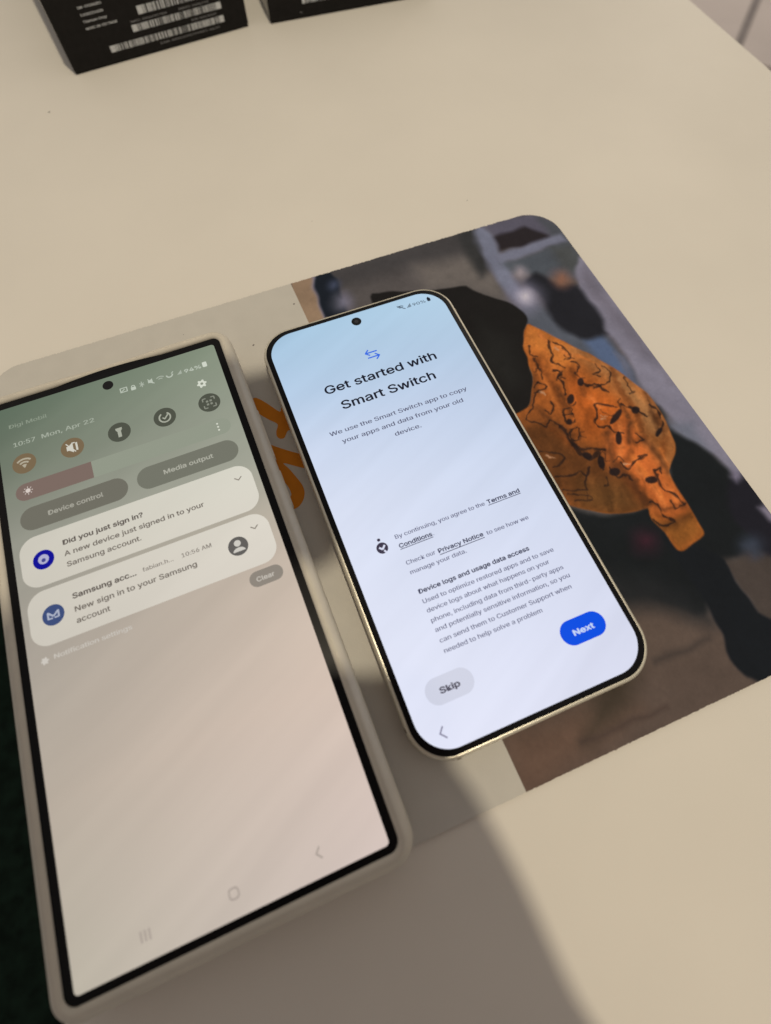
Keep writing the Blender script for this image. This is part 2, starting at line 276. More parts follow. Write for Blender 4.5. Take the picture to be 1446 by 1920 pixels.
# the printed photograph: colour areas, strokes and blots in pad millimetres
PRINT_AREAS = [([(-16.1, 102.6), (35.0, 105.5), (68.3, 104.4), (62.4, 89.7), (16.0, 92.8), (-16.4, 88.2)], (72, 67, 65), 6.05), ([(33.9, 91.7), (56.1, 89.1), (61.0, 74.8), (59.9, 63.5), (44.4, 74.0), (33.4, 79.9)], (112, 102, 94), 5.12), ([(56.9, 103.0), (65.8, 102.7), (61.2, 80.9), (56.1, 76.8), (54.9, 86.5)], (58, 56, 54), 2.83), ([(-15.2, 105.2), (-5.4, 102.8), (-6.5, 84.3), (-5.5, 64.7), (-16.4, 69.1)], (150, 122, 96), 0.7), ([(-6.8, 101.9), (-4.4, 101.8), (-5.6, 78.3), (-6.2, 65.0), (-8.8, 66.1), (-8.5, 82.3)], (128, 124, 148), 1.57), ([(-5.2, 102.7), (1.5, 101.6), (1.0, 87.0), (0.2, 73.2), (-1.8, 63.3), (-9.1, 66.2), (-8.1, 79.9), (-7.4, 91.8)], (27, 31, 42), 0.93), ([(3.1, 84.4), (2.1, 82.9), (0.8, 82.1), (-0.6, 82.2), (-1.7, 83.1), (-2.1, 84.6), (-1.9, 86.4), (-1.0, 87.9), (0.4, 88.7), (1.8, 88.7), (2.9, 87.8), (3.3, 86.2)], (128, 122, 140), 4.49), ([(1.5, 94.1), (1.0, 93.1), (0.1, 92.6), (-0.8, 92.6), (-1.4, 93.2), (-1.7, 94.2), (-1.6, 95.3), (-1.0, 96.3), (-0.2, 96.8), (0.7, 96.8), (1.4, 96.2), (1.7, 95.2)], (70, 75, 105), 2.76), ([(69.1, 103.4), (92.5, 102.6), (101.1, 84.0), (93.6, 77.3), (69.8, 94.9)], (96, 90, 104), 3.14), ([(91.7, 101.2), (100.3, 89.3), (99.6, 81.4), (92.5, 84.2)], (82, 82, 88), 2.51), ([(69.0, 95.2), (84.9, 95.5), (91.8, 87.4), (90.6, 84.3), (69.1, 87.1)], (44, 37, 38), 1.57), ([(64.5, 100.6), (69.6, 100.5), (68.5, 83.2), (67.5, 66.9), (69.0, 59.3), (62.5, 60.4), (61.2, 67.3), (60.9, 79.8), (61.9, 92.5)], (124, 124, 148), 1.88), ([(66.0, 80.2), (97.8, 82.1), (96.9, 62.0), (90.6, 61.5), (75.0, 69.9), (67.9, 74.5)], (84, 87, 95), 2.2), ([(88.3, 81.0), (97.8, 80.4), (96.4, 65.3), (92.0, 64.0), (87.3, 70.5)], (80, 80, 78), 2.83), ([(65.3, 85.4), (97.0, 87.0), (97.5, 82.5), (65.9, 79.9)], (122, 121, 143), 1.57), ([(66.6, 60.8), (72.7, 52.7), (80.0, 37.3), (84.0, 21.2), (70.7, 21.5), (57.4, 37.0), (59.8, 52.2)], (88, 90, 102), 3.14), ([(90.0, 63.3), (86.7, 46.2), (87.2, 33.9), (88.0, 25.6), (86.4, 11.9), (87.3, -0.0), (88.8, -8.8), (91.7, -19.6), (93.7, -27.0), (94.3, -33.8), (95.7, -35.0), (99.1, -33.6), (101.9, -49.0), (109.3, -39.8), (107.8, 44.4), (100.1, 71.6)], (138, 131, 146), 1.57), ([(97.5, 67.0), (97.6, 28.4), (97.3, 7.1), (92.8, 28.2), (91.1, 48.2), (91.3, 62.8)], (120, 112, 122), 3.77), ([(77.1, 35.5), (85.8, 34.7), (86.0, 16.6), (84.7, 4.8), (81.7, 15.8), (77.7, 25.8)], (92, 106, 152), 2.2), ([(84.7, 26.1), (86.9, 23.1), (84.8, 8.4), (82.4, 8.1)], (104, 104, 126), 1.57), ([(84.4, -5.7), (94.7, -9.8), (93.0, -21.5), (88.1, -16.2)], (118, 118, 136), 2.83), ([(70.2, 67.7), (77.0, 70.9), (81.9, 63.0), (88.1, 59.3), (89.4, 47.5), (87.6, 34.4), (78.1, 35.2), (73.4, 40.6), (71.2, 51.0), (72.4, 60.5)], (36, 35, 41), 1.88), ([(87.0, 63.6), (85.8, 62.1), (84.2, 61.3), (82.7, 61.4), (81.6, 62.3), (81.4, 63.9), (81.9, 65.6), (83.1, 67.1), (84.7, 67.9), (86.3, 67.8), (87.3, 66.9), (87.6, 65.3)], (152, 102, 78), 4.49), ([(72.9, 72.8), (72.0, 71.7), (70.8, 71.0), (69.7, 71.1), (68.9, 71.8), (68.6, 73.0), (69.0, 74.4), (69.9, 75.5), (71.1, 76.2), (72.3, 76.1), (73.1, 75.4), (73.3, 74.2)], (166, 150, 150), 3.45), ([(71.5, 59.4), (69.3, 56.9), (66.5, 55.5), (63.9, 55.6), (62.0, 57.3), (61.4, 60.0), (62.3, 63.1), (64.4, 65.8), (67.2, 67.2), (69.9, 67.1), (71.8, 65.4), (72.4, 62.6)], (138, 132, 158), 6.14), ([(69.3, 60.6), (68.3, 59.4), (67.0, 58.8), (65.8, 58.8), (64.9, 59.6), (64.7, 60.9), (65.1, 62.3), (66.0, 63.5), (67.3, 64.2), (68.6, 64.1), (69.5, 63.3), (69.7, 62.0)], (205, 192, 192), 3.8), ([(14.5, -21.9), (45.1, -41.6), (54.1, -54.3), (60.3, -67.2), (79.3, -79.9), (65.1, -97.6), (-17.2, -90.8), (-12.4, -62.1)], (97, 80, 69), 6.98), ([(-11.2, -74.3), (13.1, -76.8), (26.8, -82.3), (-11.0, -90.7), (-16.1, -88.7)], (112, 86, 70), 5.81), ([(20.2, -70.6), (33.8, -71.3), (24.0, -81.2), (9.0, -83.8)], (72, 60, 48), 5.12), ([(38.3, -58.4), (53.6, -66.2), (55.7, -73.7), (37.8, -76.1), (34.0, -68.2)], (102, 84, 72), 5.58), ([(38.1, -72.4), (56.5, -72.7), (56.3, -73.4), (38.1, -73.4)], (70, 60, 54), 1.88), ([(7.6, -83.3), (34.0, -84.4), (34.0, -85.0), (7.6, -83.9)], (78, 62, 54), 1.57), ([(30.0, -14.2), (38.9, -22.8), (46.6, -27.9), (62.4, -31.3), (73.7, -26.6), (78.7, -16.9), (84.2, -1.0), (87.0, -0.4), (85.9, -8.6), (89.0, -14.8), (91.7, -19.6), (93.9, -27.3), (95.7, -35.8), (96.0, -56.4), (90.4, -63.5), (81.0, -57.5), (72.9, -56.5), (63.2, -63.2), (58.9, -66.7), (51.9, -60.4), (41.8, -52.9), (29.1, -49.6), (23.4, -40.2)], (29, 31, 32), 1.57), ([(37.8, -44.2), (52.6, -53.7), (59.8, -65.3), (58.9, -69.2), (48.0, -60.6), (34.8, -55.3)], (40, 40, 40), 5.12), ([(97.5, -32.7), (99.2, -35.9), (98.5, -43.5), (97.6, -48.4), (95.4, -55.0), (85.1, -64.2), (86.9, -53.4), (85.4, -46.3), (87.8, -37.7), (93.2, -33.0)], (34, 32, 40), 1.57), ([(93.5, -32.6), (94.1, -34.6), (96.7, -33.9), (97.4, -32.2), (96.0, -30.6)], (130, 120, 140), 1.88), ([(95.4, -44.2), (98.3, -44.4), (100.2, -49.0), (97.7, -52.2), (95.5, -49.9), (95.3, -47.0)], (132, 122, 136), 1.88), ([(87.4, -56.0), (86.4, -56.9), (85.0, -57.3), (83.7, -57.1), (82.9, -56.4), (82.6, -55.4), (83.1, -54.2), (84.2, -53.3), (85.5, -52.9), (86.8, -53.1), (87.7, -53.8), (87.9, -54.9)], (62, 68, 90), 4.83), ([(57.8, -42.0), (56.7, -43.0), (55.4, -43.5), (54.0, -43.3), (53.0, -42.6), (52.7, -41.4), (53.1, -40.2), (54.2, -39.2), (55.6, -38.7), (56.9, -38.8), (57.9, -39.6), (58.2, -40.8)], (72, 36, 46), 5.18), ([(73.4, -54.9), (78.9, -56.4), (85.0, -57.1), (89.0, -63.1), (75.6, -80.1), (74.1, -72.7), (73.4, -67.5), (73.4, -62.5), (73.9, -58.0)], (78, 67, 60), 1.88), ([(83.1, -54.6), (86.6, -55.1), (86.0, -58.4), (83.0, -58.5)], (66, 70, 88), 2.51), ([(61.3, -40.6), (68.6, -47.3), (74.4, -55.2), (73.6, -62.1), (73.7, -67.1), (74.3, -72.3), (78.3, -81.1), (67.8, -94.2), (60.5, -87.0), (59.1, -84.3), (58.5, -80.3), (60.4, -73.9), (60.5, -70.2), (61.4, -64.4), (61.1, -55.3)], (28, 30, 34), 0.7), ([(11.7, 83.9), (15.3, 84.2), (20.7, 83.2), (32.8, 78.7), (40.4, 76.8), (47.5, 74.8), (52.5, 68.5), (59.2, 62.0), (62.5, 56.1), (63.2, 52.2), (60.4, 48.1), (55.5, 40.9), (54.2, 32.4), (48.6, 20.7), (40.7, 11.8), (40.0, 0.8), (29.8, 0.5), (22.1, 26.2), (13.7, 54.5), (12.0, 71.3)], (31, 28, 26), 0.58), ([(45.7, 57.8), (52.3, 44.3), (47.1, 25.9), (39.8, 24.0), (37.1, 40.0)], (37, 35, 32), 5.65), ([(61.4, 49.3), (63.8, 47.1), (67.4, 41.7), (71.0, 35.4), (75.8, 29.3), (78.6, 24.1), (81.9, 18.1), (84.6, 11.1), (86.5, 5.9), (86.4, -0.4), (85.9, -6.3), (84.6, -11.8), (83.8, -15.0), (81.4, -18.1), (76.0, -22.7), (75.4, -25.0), (75.0, -30.0), (74.9, -34.8), (74.5, -37.8), (74.3, -41.8), (74.1, -45.1), (72.3, -46.3), (66.1, -47.7), (63.3, -47.2), (62.6, -45.2), (62.5, -40.7), (61.2, -35.6), (62.3, -31.8), (57.8, -31.1), (52.4, -29.7), (46.1, -26.4), (40.2, -22.5), (32.7, -13.6), (31.4, 3.6), (34.6, 14.2), (40.9, 15.6), (45.5, 17.2), (49.8, 23.1), (53.0, 29.0), (54.3, 35.8), (55.3, 40.9)], (166, 88, 32), 0.47), ([(41.6, 13.8), (50.5, 6.0), (53.6, -2.9), (59.2, -8.1), (61.4, -15.2), (63.5, -22.1), (62.2, -30.8), (52.0, -30.3), (39.7, -23.3), (30.9, -7.4), (31.2, 9.5)], (100, 57, 23), 6.98), ([(47.2, -15.6), (57.8, -21.0), (61.0, -30.3), (52.3, -29.9), (42.4, -23.9)], (112, 70, 30), 5.12), ([(61.3, 49.1), (67.4, 41.7), (71.3, 33.8), (67.0, 25.4), (62.0, 26.7), (61.3, 33.7), (55.7, 40.7)], (206, 118, 46), 4.65), ([(72.1, 34.2), (78.6, 24.1), (84.6, 11.1), (86.4, -0.4), (84.6, -11.8), (81.4, -18.1), (75.6, -22.6), (75.0, -10.9), (77.8, 3.1), (76.5, 15.0), (72.5, 25.8)], (170, 114, 62), 5.65), ([(65.6, 23.9), (68.8, 15.5), (73.7, 8.4), (75.2, 1.6), (66.7, -1.1), (58.8, -1.5), (58.3, 7.1), (60.2, 16.4)], (180, 88, 28), 6.05), ([(78.7, -7.1), (81.0, -10.4), (82.2, -14.4), (79.6, -19.1), (77.6, -17.2), (76.5, -12.1)], (146, 82, 32), 3.77), ([(65.1, -2.8), (75.5, 0.3), (74.6, -10.7), (75.2, -20.7), (74.7, -35.2), (68.7, -38.5), (63.9, -31.4), (63.2, -22.6), (62.0, -17.7), (59.9, -12.3)], (190, 96, 38), 4.4), ([(61.2, -35.6), (64.5, -38.4), (68.7, -38.5), (74.9, -37.9), (74.1, -45.1), (63.3, -47.2)], (144, 84, 30), 2.51), ([(62.6, -38.2), (68.0, -38.8), (74.1, -37.6), (72.8, -38.7), (66.6, -40.0), (62.5, -39.1)], (96, 56, 22), 2.51), ([(70.3, -31.4), (73.0, -31.4), (71.3, -35.4), (68.4, -35.8)], (206, 106, 42), 2.51)]
PRINT_TONE0 = 45
JUMPER = [(61.4, 49.3), (63.8, 47.1), (67.4, 41.7), (71.0, 35.4), (75.8, 29.3), (78.6, 24.1), (81.9, 18.1), (84.6, 11.1), (86.5, 5.9), (86.4, -0.4), (85.9, -6.3), (84.6, -11.8), (83.8, -15.0), (81.4, -18.1), (76.0, -22.7), (75.4, -25.0), (75.0, -30.0), (74.9, -34.8), (74.5, -37.8), (74.3, -41.8), (74.1, -45.1), (72.3, -46.3), (66.1, -47.7), (63.3, -47.2), (62.6, -45.2), (62.5, -40.7), (61.2, -35.6), (62.3, -31.8), (57.8, -31.1), (52.4, -29.7), (46.1, -26.4), (40.2, -22.5), (32.7, -13.6), (31.4, 3.6), (34.6, 14.2), (40.9, 15.6), (45.5, 17.2), (49.8, 23.1), (53.0, 29.0), (54.3, 35.8), (55.3, 40.9)]
PRINT_LINES = [([(56.6, 33.6), (56.9, 26.8), (56.7, 20.3), (55.9, 11.8)], 1.04, (116, 60, 22), 0.93), ([(66.4, 24.3), (66.3, 19.1), (65.7, 14.2)], 1.04, (116, 60, 22), 0.93), ([(77.9, 0.5), (76.1, -8.4), (71.6, -10.1)], 1.04, (116, 60, 22), 0.93), ([(79.8, 20.3), (78.1, 11.8), (78.3, 0.4)], 1.04, (116, 60, 22), 0.93), ([(70.2, -9.0), (66.5, -13.9), (61.1, -15.6)], 1.04, (116, 60, 22), 0.93), ([(62.1, -22.7), (62.1, -25.9), (63.7, -30.8)], 1.04, (116, 60, 22), 0.93), ([(47.1, 7.9), (50.8, -0.1), (52.0, -4.6)], 1.04, (116, 60, 22), 0.93), ([(84.5, -3.3), (82.3, -10.9), (77.6, -17.2)], 1.04, (116, 60, 22), 0.93), ([(62.0, 36.2), (61.2, 26.3), (59.1, 17.4)], 0.79, (212, 116, 46), 1.16), ([(55.2, 30.1), (54.9, 21.0), (54.4, 13.0)], 0.79, (212, 116, 46), 1.16), ([(75.6, 1.4), (75.1, -5.6)], 0.79, (212, 116, 46), 1.16), ([(67.8, -14.4), (68.6, -22.5), (69.2, -29.8)], 0.79, (212, 116, 46), 1.16), ([(77.9, -15.0), (76.1, -24.4)], 0.79, (212, 116, 46), 1.16), ([(71.8, 29.5), (76.6, 22.9)], 0.79, (212, 116, 46), 1.16), ([(65.1, -2.8), (62.1, -8.7), (61.2, -14.6), (62.6, -21.8), (62.5, -30.3)], 1.41, (78, 44, 20), 1.4), ([(74.9, -10.3), (75.6, -16.9), (75.6, -22.6)], 0.92, (78, 44, 20), 1.4), ([(75.5, 4.0), (74.7, -1.8), (70.0, -8.3)], 0.79, (78, 44, 20), 1.4), ([(58.1, 19.7), (57.5, 13.6), (56.9, 7.7)], 0.73, (78, 44, 20), 1.4), ([(47.3, 15.2), (49.3, 8.9), (52.5, 1.0)], 0.92, (78, 44, 20), 1.4), ([(64.0, -30.4), (66.7, -33.6), (73.5, -35.3)], 0.67, (78, 44, 20), 1.4), ([(86.0, 6.1), (83.1, -2.8), (82.2, -8.5)], 0.79, (78, 44, 20), 1.4), ([(53.8, 30.6), (50.7, 22.7), (45.5, 17.2)], 0.86, (78, 44, 20), 1.4), ([(66.6, -19.0), (67.8, -25.5), (68.1, -33.1)], 0.61, (214, 118, 52), 1.16), ([(71.1, -0.4), (67.2, -8.4), (63.5, -12.6)], 0.61, (214, 118, 52), 1.16), ([(63.5, 43.2), (65.8, 36.7), (69.4, 30.5)], 0.61, (214, 118, 52), 1.16), ([(67.0, 12.4), (68.2, 6.9)], 0.61, (214, 118, 52), 1.16), ([(72.2, -26.2), (72.7, -33.4)], 0.61, (214, 118, 52), 1.16), ([(65.3, 40.1), (64.4, 37.3), (63.7, 32.8), (61.9, 30.7), (63.4, 28.1), (64.7, 26.3)], 0.39, (40, 26, 18), 0.37), ([(66.3, 38.6), (67.8, 35.9), (69.4, 32.5), (69.1, 29.9), (66.5, 29.6)], 0.35, (40, 26, 18), 0.37), ([(68.4, 27.8), (69.9, 26.2), (68.8, 24.0), (67.0, 22.7), (67.5, 21.2)], 0.35, (40, 26, 18), 0.37), ([(67.4, 18.0), (69.2, 16.3), (71.7, 15.6), (72.6, 13.3), (74.3, 11.4)], 0.39, (40, 26, 18), 0.37), ([(69.2, 16.3), (70.2, 14.9), (73.1, 15.1)], 0.32, (40, 26, 18), 0.37), ([(60.3, 26.7), (62.3, 25.2), (60.2, 23.5), (60.4, 20.8), (59.3, 16.7)], 0.49, (40, 26, 18), 0.37), ([(59.4, 23.1), (61.7, 24.2)], 0.28, (40, 26, 18), 0.37), ([(52.6, 24.2), (54.2, 21.9), (50.0, 20.4), (45.9, 15.8), (41.9, 12.5), (45.2, 9.3), (46.6, 7.0), (48.9, 9.1), (50.7, 6.5), (50.6, 5.4)], 0.39, (40, 26, 18), 0.37), ([(52.8, 24.5), (50.5, 22.8)], 0.32, (40, 26, 18), 0.37), ([(49.4, 13.1), (51.0, 11.9), (53.0, 13.6), (52.9, 15.5)], 0.35, (40, 26, 18), 0.37), ([(55.6, 11.3), (58.2, 10.9), (57.7, 8.0), (56.9, 5.3), (53.9, 5.3), (54.1, 7.6), (55.6, 11.3)], 0.42, (40, 26, 18), 0.37), ([(54.9, 9.1), (57.8, 8.3)], 0.32, (40, 26, 18), 0.37), ([(50.9, 5.8), (51.6, 3.2), (51.8, -2.2), (53.3, -5.2), (56.3, -5.7), (60.8, -8.1)], 0.56, (40, 26, 18), 0.37), ([(56.6, 2.4), (55.1, -1.2), (52.8, -1.4), (53.1, 2.0), (56.4, 3.0)], 0.39, (40, 26, 18), 0.37), ([(73.1, 4.6), (70.5, 6.9), (67.3, 9.1), (65.6, 5.4), (63.2, 2.7), (64.2, 0.2), (66.6, -0.4)], 0.39, (40, 26, 18), 0.37), ([(66.7, -1.1), (67.4, -3.7), (70.0, -4.8)], 0.32, (40, 26, 18), 0.37), ([(75.7, 5.1), (78.8, 2.0), (80.1, -0.4), (80.9, -1.9)], 0.63, (40, 26, 18), 0.37), ([(84.3, 1.7), (85.8, -1.4), (85.1, -4.2)], 0.56, (40, 26, 18), 0.37), ([(85.0, -6.0), (82.6, -8.0), (80.3, -10.1)], 0.46, (40, 26, 18), 0.37), ([(71.8, -21.0), (71.2, -23.6), (70.6, -27.7), (72.7, -30.2), (73.4, -33.1), (74.0, -34.7)], 0.35, (40, 26, 18), 0.37), ([(64.0, -30.4), (66.0, -32.3), (65.7, -35.8), (67.6, -38.6), (63.0, -38.3), (61.6, -35.7)], 0.42, (40, 26, 18), 0.37), ([(39.9, -0.4), (44.0, -2.6), (46.7, -5.4), (43.4, -7.5), (41.1, -7.9)], 0.32, (40, 26, 18), 0.37), ([(40.0, -10.8), (43.0, -12.0), (46.8, -12.7), (48.6, -12.3), (50.0, -14.5), (52.2, -12.1)], 0.42, (40, 26, 18), 0.37), ([(50.0, -14.5), (47.3, -17.3), (47.2, -18.4)], 0.28, (40, 26, 18), 0.37), ([(40.2, -16.1), (43.3, -17.9), (47.0, -18.8)], 0.25, (40, 26, 18), 0.37), ([(40.7, -17.9), (43.4, -19.5), (47.5, -21.4), (45.4, -22.4), (41.6, -20.9)], 0.25, (40, 26, 18), 0.37), ([(51.5, -2.7), (52.3, -7.0), (54.3, -9.0), (58.1, -8.2), (57.7, -11.5), (56.5, -14.4)], 0.7, (40, 26, 18), 0.37), ([(58.5, -14.6), (59.2, -18.8), (61.4, -18.6), (62.7, -20.7)], 0.39, (40, 26, 18), 0.37), ([(62.8, -14.6), (63.8, -17.3), (68.1, -15.6), (72.4, -15.1), (69.4, -14.5)], 0.39, (40, 26, 18), 0.37), ([(74.0, -6.4), (74.8, -9.6), (71.9, -9.7)], 0.35, (40, 26, 18), 0.37), ([(55.7, -17.4), (54.6, -20.2), (53.4, -20.3)], 0.32, (40, 26, 18), 0.37), ([(77.6, 22.5), (78.8, 18.7), (76.1, 15.2), (73.6, 14.9)], 0.32, (40, 26, 18), 0.37), ([(82.5, 15.2), (82.0, 8.9), (82.9, 7.9), (80.5, 8.3)], 0.32, (40, 26, 18), 0.37), ([(75.5, 24.0), (75.4, 20.7), (72.8, 20.4), (74.1, 18.6)], 0.28, (40, 26, 18), 0.37), ([(56.4, 34.3), (56.1, 28.4), (54.8, 25.0)], 0.32, (40, 26, 18), 0.37), ([(57.2, 40.2), (55.8, 36.6), (57.6, 34.5)], 0.28, (40, 26, 18), 0.37), ([(70.9, -32.1), (70.5, -35.1), (74.5, -34.6)], 0.32, (40, 26, 18), 0.37), ([(72.2, -21.2), (74.1, -20.8), (73.1, -22.7)], 0.32, (40, 26, 18), 0.37), ([(60.7, -13.3), (62.0, -12.7), (63.3, -12.3), (64.2, -13.1), (64.0, -14.3)], 0.21, (62, 36, 20), 0.37), ([(67.6, 32.0), (67.7, 30.6), (68.8, 29.9), (69.8, 29.0)], 0.21, (62, 36, 20), 0.37), ([(83.6, 28.6), (84.4, 27.6), (83.6, 26.1), (83.3, 24.6)], 0.21, (62, 36, 20), 0.37), ([(89.8, 21.6), (88.4, 21.5), (87.9, 20.1), (86.4, 19.5)], 0.21, (62, 36, 20), 0.37), ([(60.2, 22.7), (61.6, 23.3), (62.1, 22.1)], 0.21, (62, 36, 20), 0.37), ([(59.3, -8.6), (60.0, -9.5), (59.1, -10.6), (58.6, -11.8), (59.7, -12.3)], 0.21, (62, 36, 20), 0.37), ([(46.5, -19.6), (46.5, -20.8), (46.0, -22.0), (47.2, -22.3)], 0.21, (62, 36, 20), 0.37), ([(76.4, 7.5), (75.2, 6.4), (74.7, 5.0), (74.3, 3.6)], 0.21, (62, 36, 20), 0.37), ([(87.8, 23.5), (87.5, 22.0), (87.7, 20.7)], 0.21, (62, 36, 20), 0.37), ([(57.7, 0.4), (56.4, 0.6), (55.9, -0.8), (57.0, -1.3)], 0.21, (62, 36, 20), 0.37), ([(36.7, -16.8), (35.4, -17.1), (35.0, -16.0)], 0.21, (62, 36, 20), 0.37), ([(61.4, 12.2), (60.1, 11.4), (58.8, 11.5), (58.3, 12.6)], 0.21, (62, 36, 20), 0.37), ([(95.6, 22.0), (96.9, 23.1), (98.3, 24.3)], 0.21, (62, 36, 20), 0.37), ([(69.2, 24.1), (68.1, 22.9), (67.6, 21.4), (68.0, 20.1), (69.3, 19.9)], 0.21, (62, 36, 20), 0.37), ([(56.6, 29.1), (55.6, 29.8), (54.4, 28.7), (53.4, 29.6)], 0.21, (62, 36, 20), 0.37), ([(67.8, 6.1), (67.8, 4.8), (68.7, 4.0), (69.1, 2.8), (70.4, 2.7)], 0.21, (62, 36, 20), 0.37), ([(51.5, 20.5), (52.3, 18.9)], 0.32, (200, 150, 110), 0.37), ([(66.7, 4.4), (68.1, 2.9)], 0.32, (200, 150, 110), 0.37), ([(66.2, 3.1), (67.2, 2.4)], 0.32, (200, 150, 110), 0.37), ([(63.7, -15.3), (65.1, -16.1)], 0.48, (200, 150, 110), 0.37), ([(41.2, -2.9), (43.1, -4.2)], 0.28, (200, 150, 110), 0.37), ([(66.0, 36.0), (66.6, 34.3)], 0.28, (200, 150, 110), 0.37)]
PRINT_BLOBS = [([(68.0, 18.4), (67.4, 17.7), (66.7, 17.2), (66.0, 17.3), (65.6, 17.7), (65.5, 18.4), (65.8, 19.3), (66.4, 20.0), (67.1, 20.4), (67.8, 20.4), (68.3, 20.0), (68.3, 19.2)], (36, 25, 20), 0.37), ([(61.0, 13.1), (60.1, 12.5), (59.2, 12.2), (58.5, 12.5), (58.2, 13.1), (58.4, 14.0), (59.0, 15.0), (59.9, 15.6), (60.8, 15.9), (61.5, 15.6), (61.8, 14.9), (61.6, 14.0)], (36, 25, 20), 0.37), ([(55.9, 5.7), (55.5, 5.2), (54.9, 5.0), (54.3, 5.1), (53.9, 5.4), (53.7, 5.9), (53.9, 6.5), (54.3, 6.9), (54.9, 7.1), (55.4, 7.1), (55.9, 6.7), (56.0, 6.2)], (36, 25, 20), 0.37), ([(74.4, 3.6), (74.1, 2.9), (73.0, 1.9), (71.4, 0.8), (69.7, -0.0), (68.3, -0.3), (67.6, -0.1), (67.9, 0.6), (69.0, 1.6), (70.6, 2.7), (72.4, 3.5), (73.8, 3.9)], (36, 25, 20), 0.37), ([(68.3, -6.4), (67.5, -7.4), (66.7, -8.0), (66.0, -8.1), (65.7, -7.6), (65.8, -6.7), (66.4, -5.6), (67.2, -4.5), (68.0, -3.9), (68.7, -3.8), (69.0, -4.3), (68.9, -5.2)], (36, 25, 20), 0.37), ([(71.0, -24.3), (70.4, -24.8), (69.4, -24.9), (68.3, -24.7), (67.4, -24.1), (67.0, -23.4), (67.1, -22.7), (67.7, -22.3), (68.7, -22.2), (69.8, -22.4), (70.7, -22.9), (71.1, -23.7)], (36, 25, 20), 0.37), ([(80.0, 1.2), (79.4, 0.7), (78.6, 0.4), (77.9, 0.5), (77.3, 0.9), (77.1, 1.6), (77.3, 2.3), (77.9, 2.9), (78.7, 3.2), (79.5, 3.1), (80.1, 2.6), (80.3, 1.9)], (36, 25, 20), 0.37), ([(58.2, -11.8), (57.7, -13.0), (57.0, -13.9), (56.3, -14.2), (55.8, -13.8), (55.6, -12.9), (55.8, -11.7), (56.3, -10.5), (57.0, -9.6), (57.7, -9.3), (58.2, -9.7), (58.4, -10.6)], (36, 25, 20), 0.37), ([(60.9, -17.2), (60.3, -17.8), (59.3, -18.1), (58.4, -17.9), (57.6, -17.4), (57.3, -16.6), (57.5, -15.9), (58.1, -15.3), (59.0, -15.0), (60.0, -15.2), (60.8, -15.7), (61.1, -16.5)], (36, 25, 20), 0.37), ([(55.0, -8.7), (54.4, -9.0), (53.6, -9.0), (52.9, -8.6), (52.4, -7.9), (52.3, -7.2), (52.6, -6.5), (53.2, -6.2), (54.0, -6.3), (54.7, -6.7), (55.2, -7.4), (55.3, -8.1)], (36, 25, 20), 0.37), ([(81.9, -9.3), (81.1, -9.9), (80.3, -10.2), (79.8, -10.1), (79.8, -9.6), (80.3, -8.9), (81.0, -8.2), (81.9, -7.6), (82.7, -7.4), (83.1, -7.5), (83.2, -7.9), (82.7, -8.6)], (36, 25, 20), 0.37)]
LETTERS = [[(-45.6, 56.7), (-44.3, 55.8), (-42.6, 55.4), (-39.9, 51.9), (-36.9, 47.1), (-35.7, 48.4), (-34.1, 50.0), (-31.3, 50.3), (-30.8, 47.3), (-32.9, 41.9), (-35.0, 38.7), (-36.6, 38.5), (-38.3, 36.5), (-39.8, 36.5), (-40.6, 37.9), (-40.2, 39.9), (-39.0, 42.4), (-41.2, 45.2), (-43.8, 48.9), (-44.6, 51.1), (-45.7, 53.8)], [(-45.9, 38.0), (-43.7, 35.7), (-39.4, 31.8), (-35.4, 28.5), (-32.1, 25.5), (-32.9, 20.9), (-35.5, 22.7), (-38.1, 24.6), (-41.6, 27.2), (-40.4, 24.3), (-38.5, 18.2), (-38.3, 15.3), (-38.8, 13.6), (-39.8, 12.0), (-41.5, 10.6), (-43.5, 10.2), (-46.1, 10.7), (-45.3, 14.6), (-43.6, 14.7), (-42.8, 15.2), (-42.6, 16.5), (-42.9, 18.8), (-44.2, 22.5), (-46.2, 26.2), (-47.1, 31.5)]]
SPECKS = [(-37.2, 78.2), (-17.2, 91.4)]
def sdf(P, pts):
    d = np.full(len(P), 1e9); ins = np.zeros(len(P), bool); k = len(pts)
    for i in range(k):
        ax, ay = pts[i]; bx, by = pts[(i + 1) % k]; ex, ey = bx - ax, by - ay; L = ex * ex + ey * ey + 1e-9
        t = np.clip(((P[:, 0] - ax) * ex + (P[:, 1] - ay) * ey) / L, 0, 1)
        d = np.minimum(d, (P[:, 0] - ax - t * ex) ** 2 + (P[:, 1] - ay - t * ey) ** 2)
        c = (ay > P[:, 1]) != (by > P[:, 1]); xi = (bx - ax) * (P[:, 1] - ay) / ((by - ay) if by != ay else 1e-9) + ax
        ins ^= c & (P[:, 0] < xi)
    d = np.sqrt(d); return np.where(ins, -d, d)
def ldist(P, pts):
    d = np.full(len(P), 1e9)
    for (ax, ay), (bx, by) in zip(pts, pts[1:]):
        ex, ey = bx - ax, by - ay; L = ex * ex + ey * ey + 1e-9
        t = np.clip(((P[:, 0] - ax) * ex + (P[:, 1] - ay) * ey) / L, 0, 1)
        d = np.minimum(d, (P[:, 0] - ax - t * ex) ** 2 + (P[:, 1] - ay - t * ey) ** 2)
    return np.sqrt(d)
def smooth(d, s): t = np.clip(0.5 - d / (2 * s), 0, 1); return t * t * (3 - 2 * t)
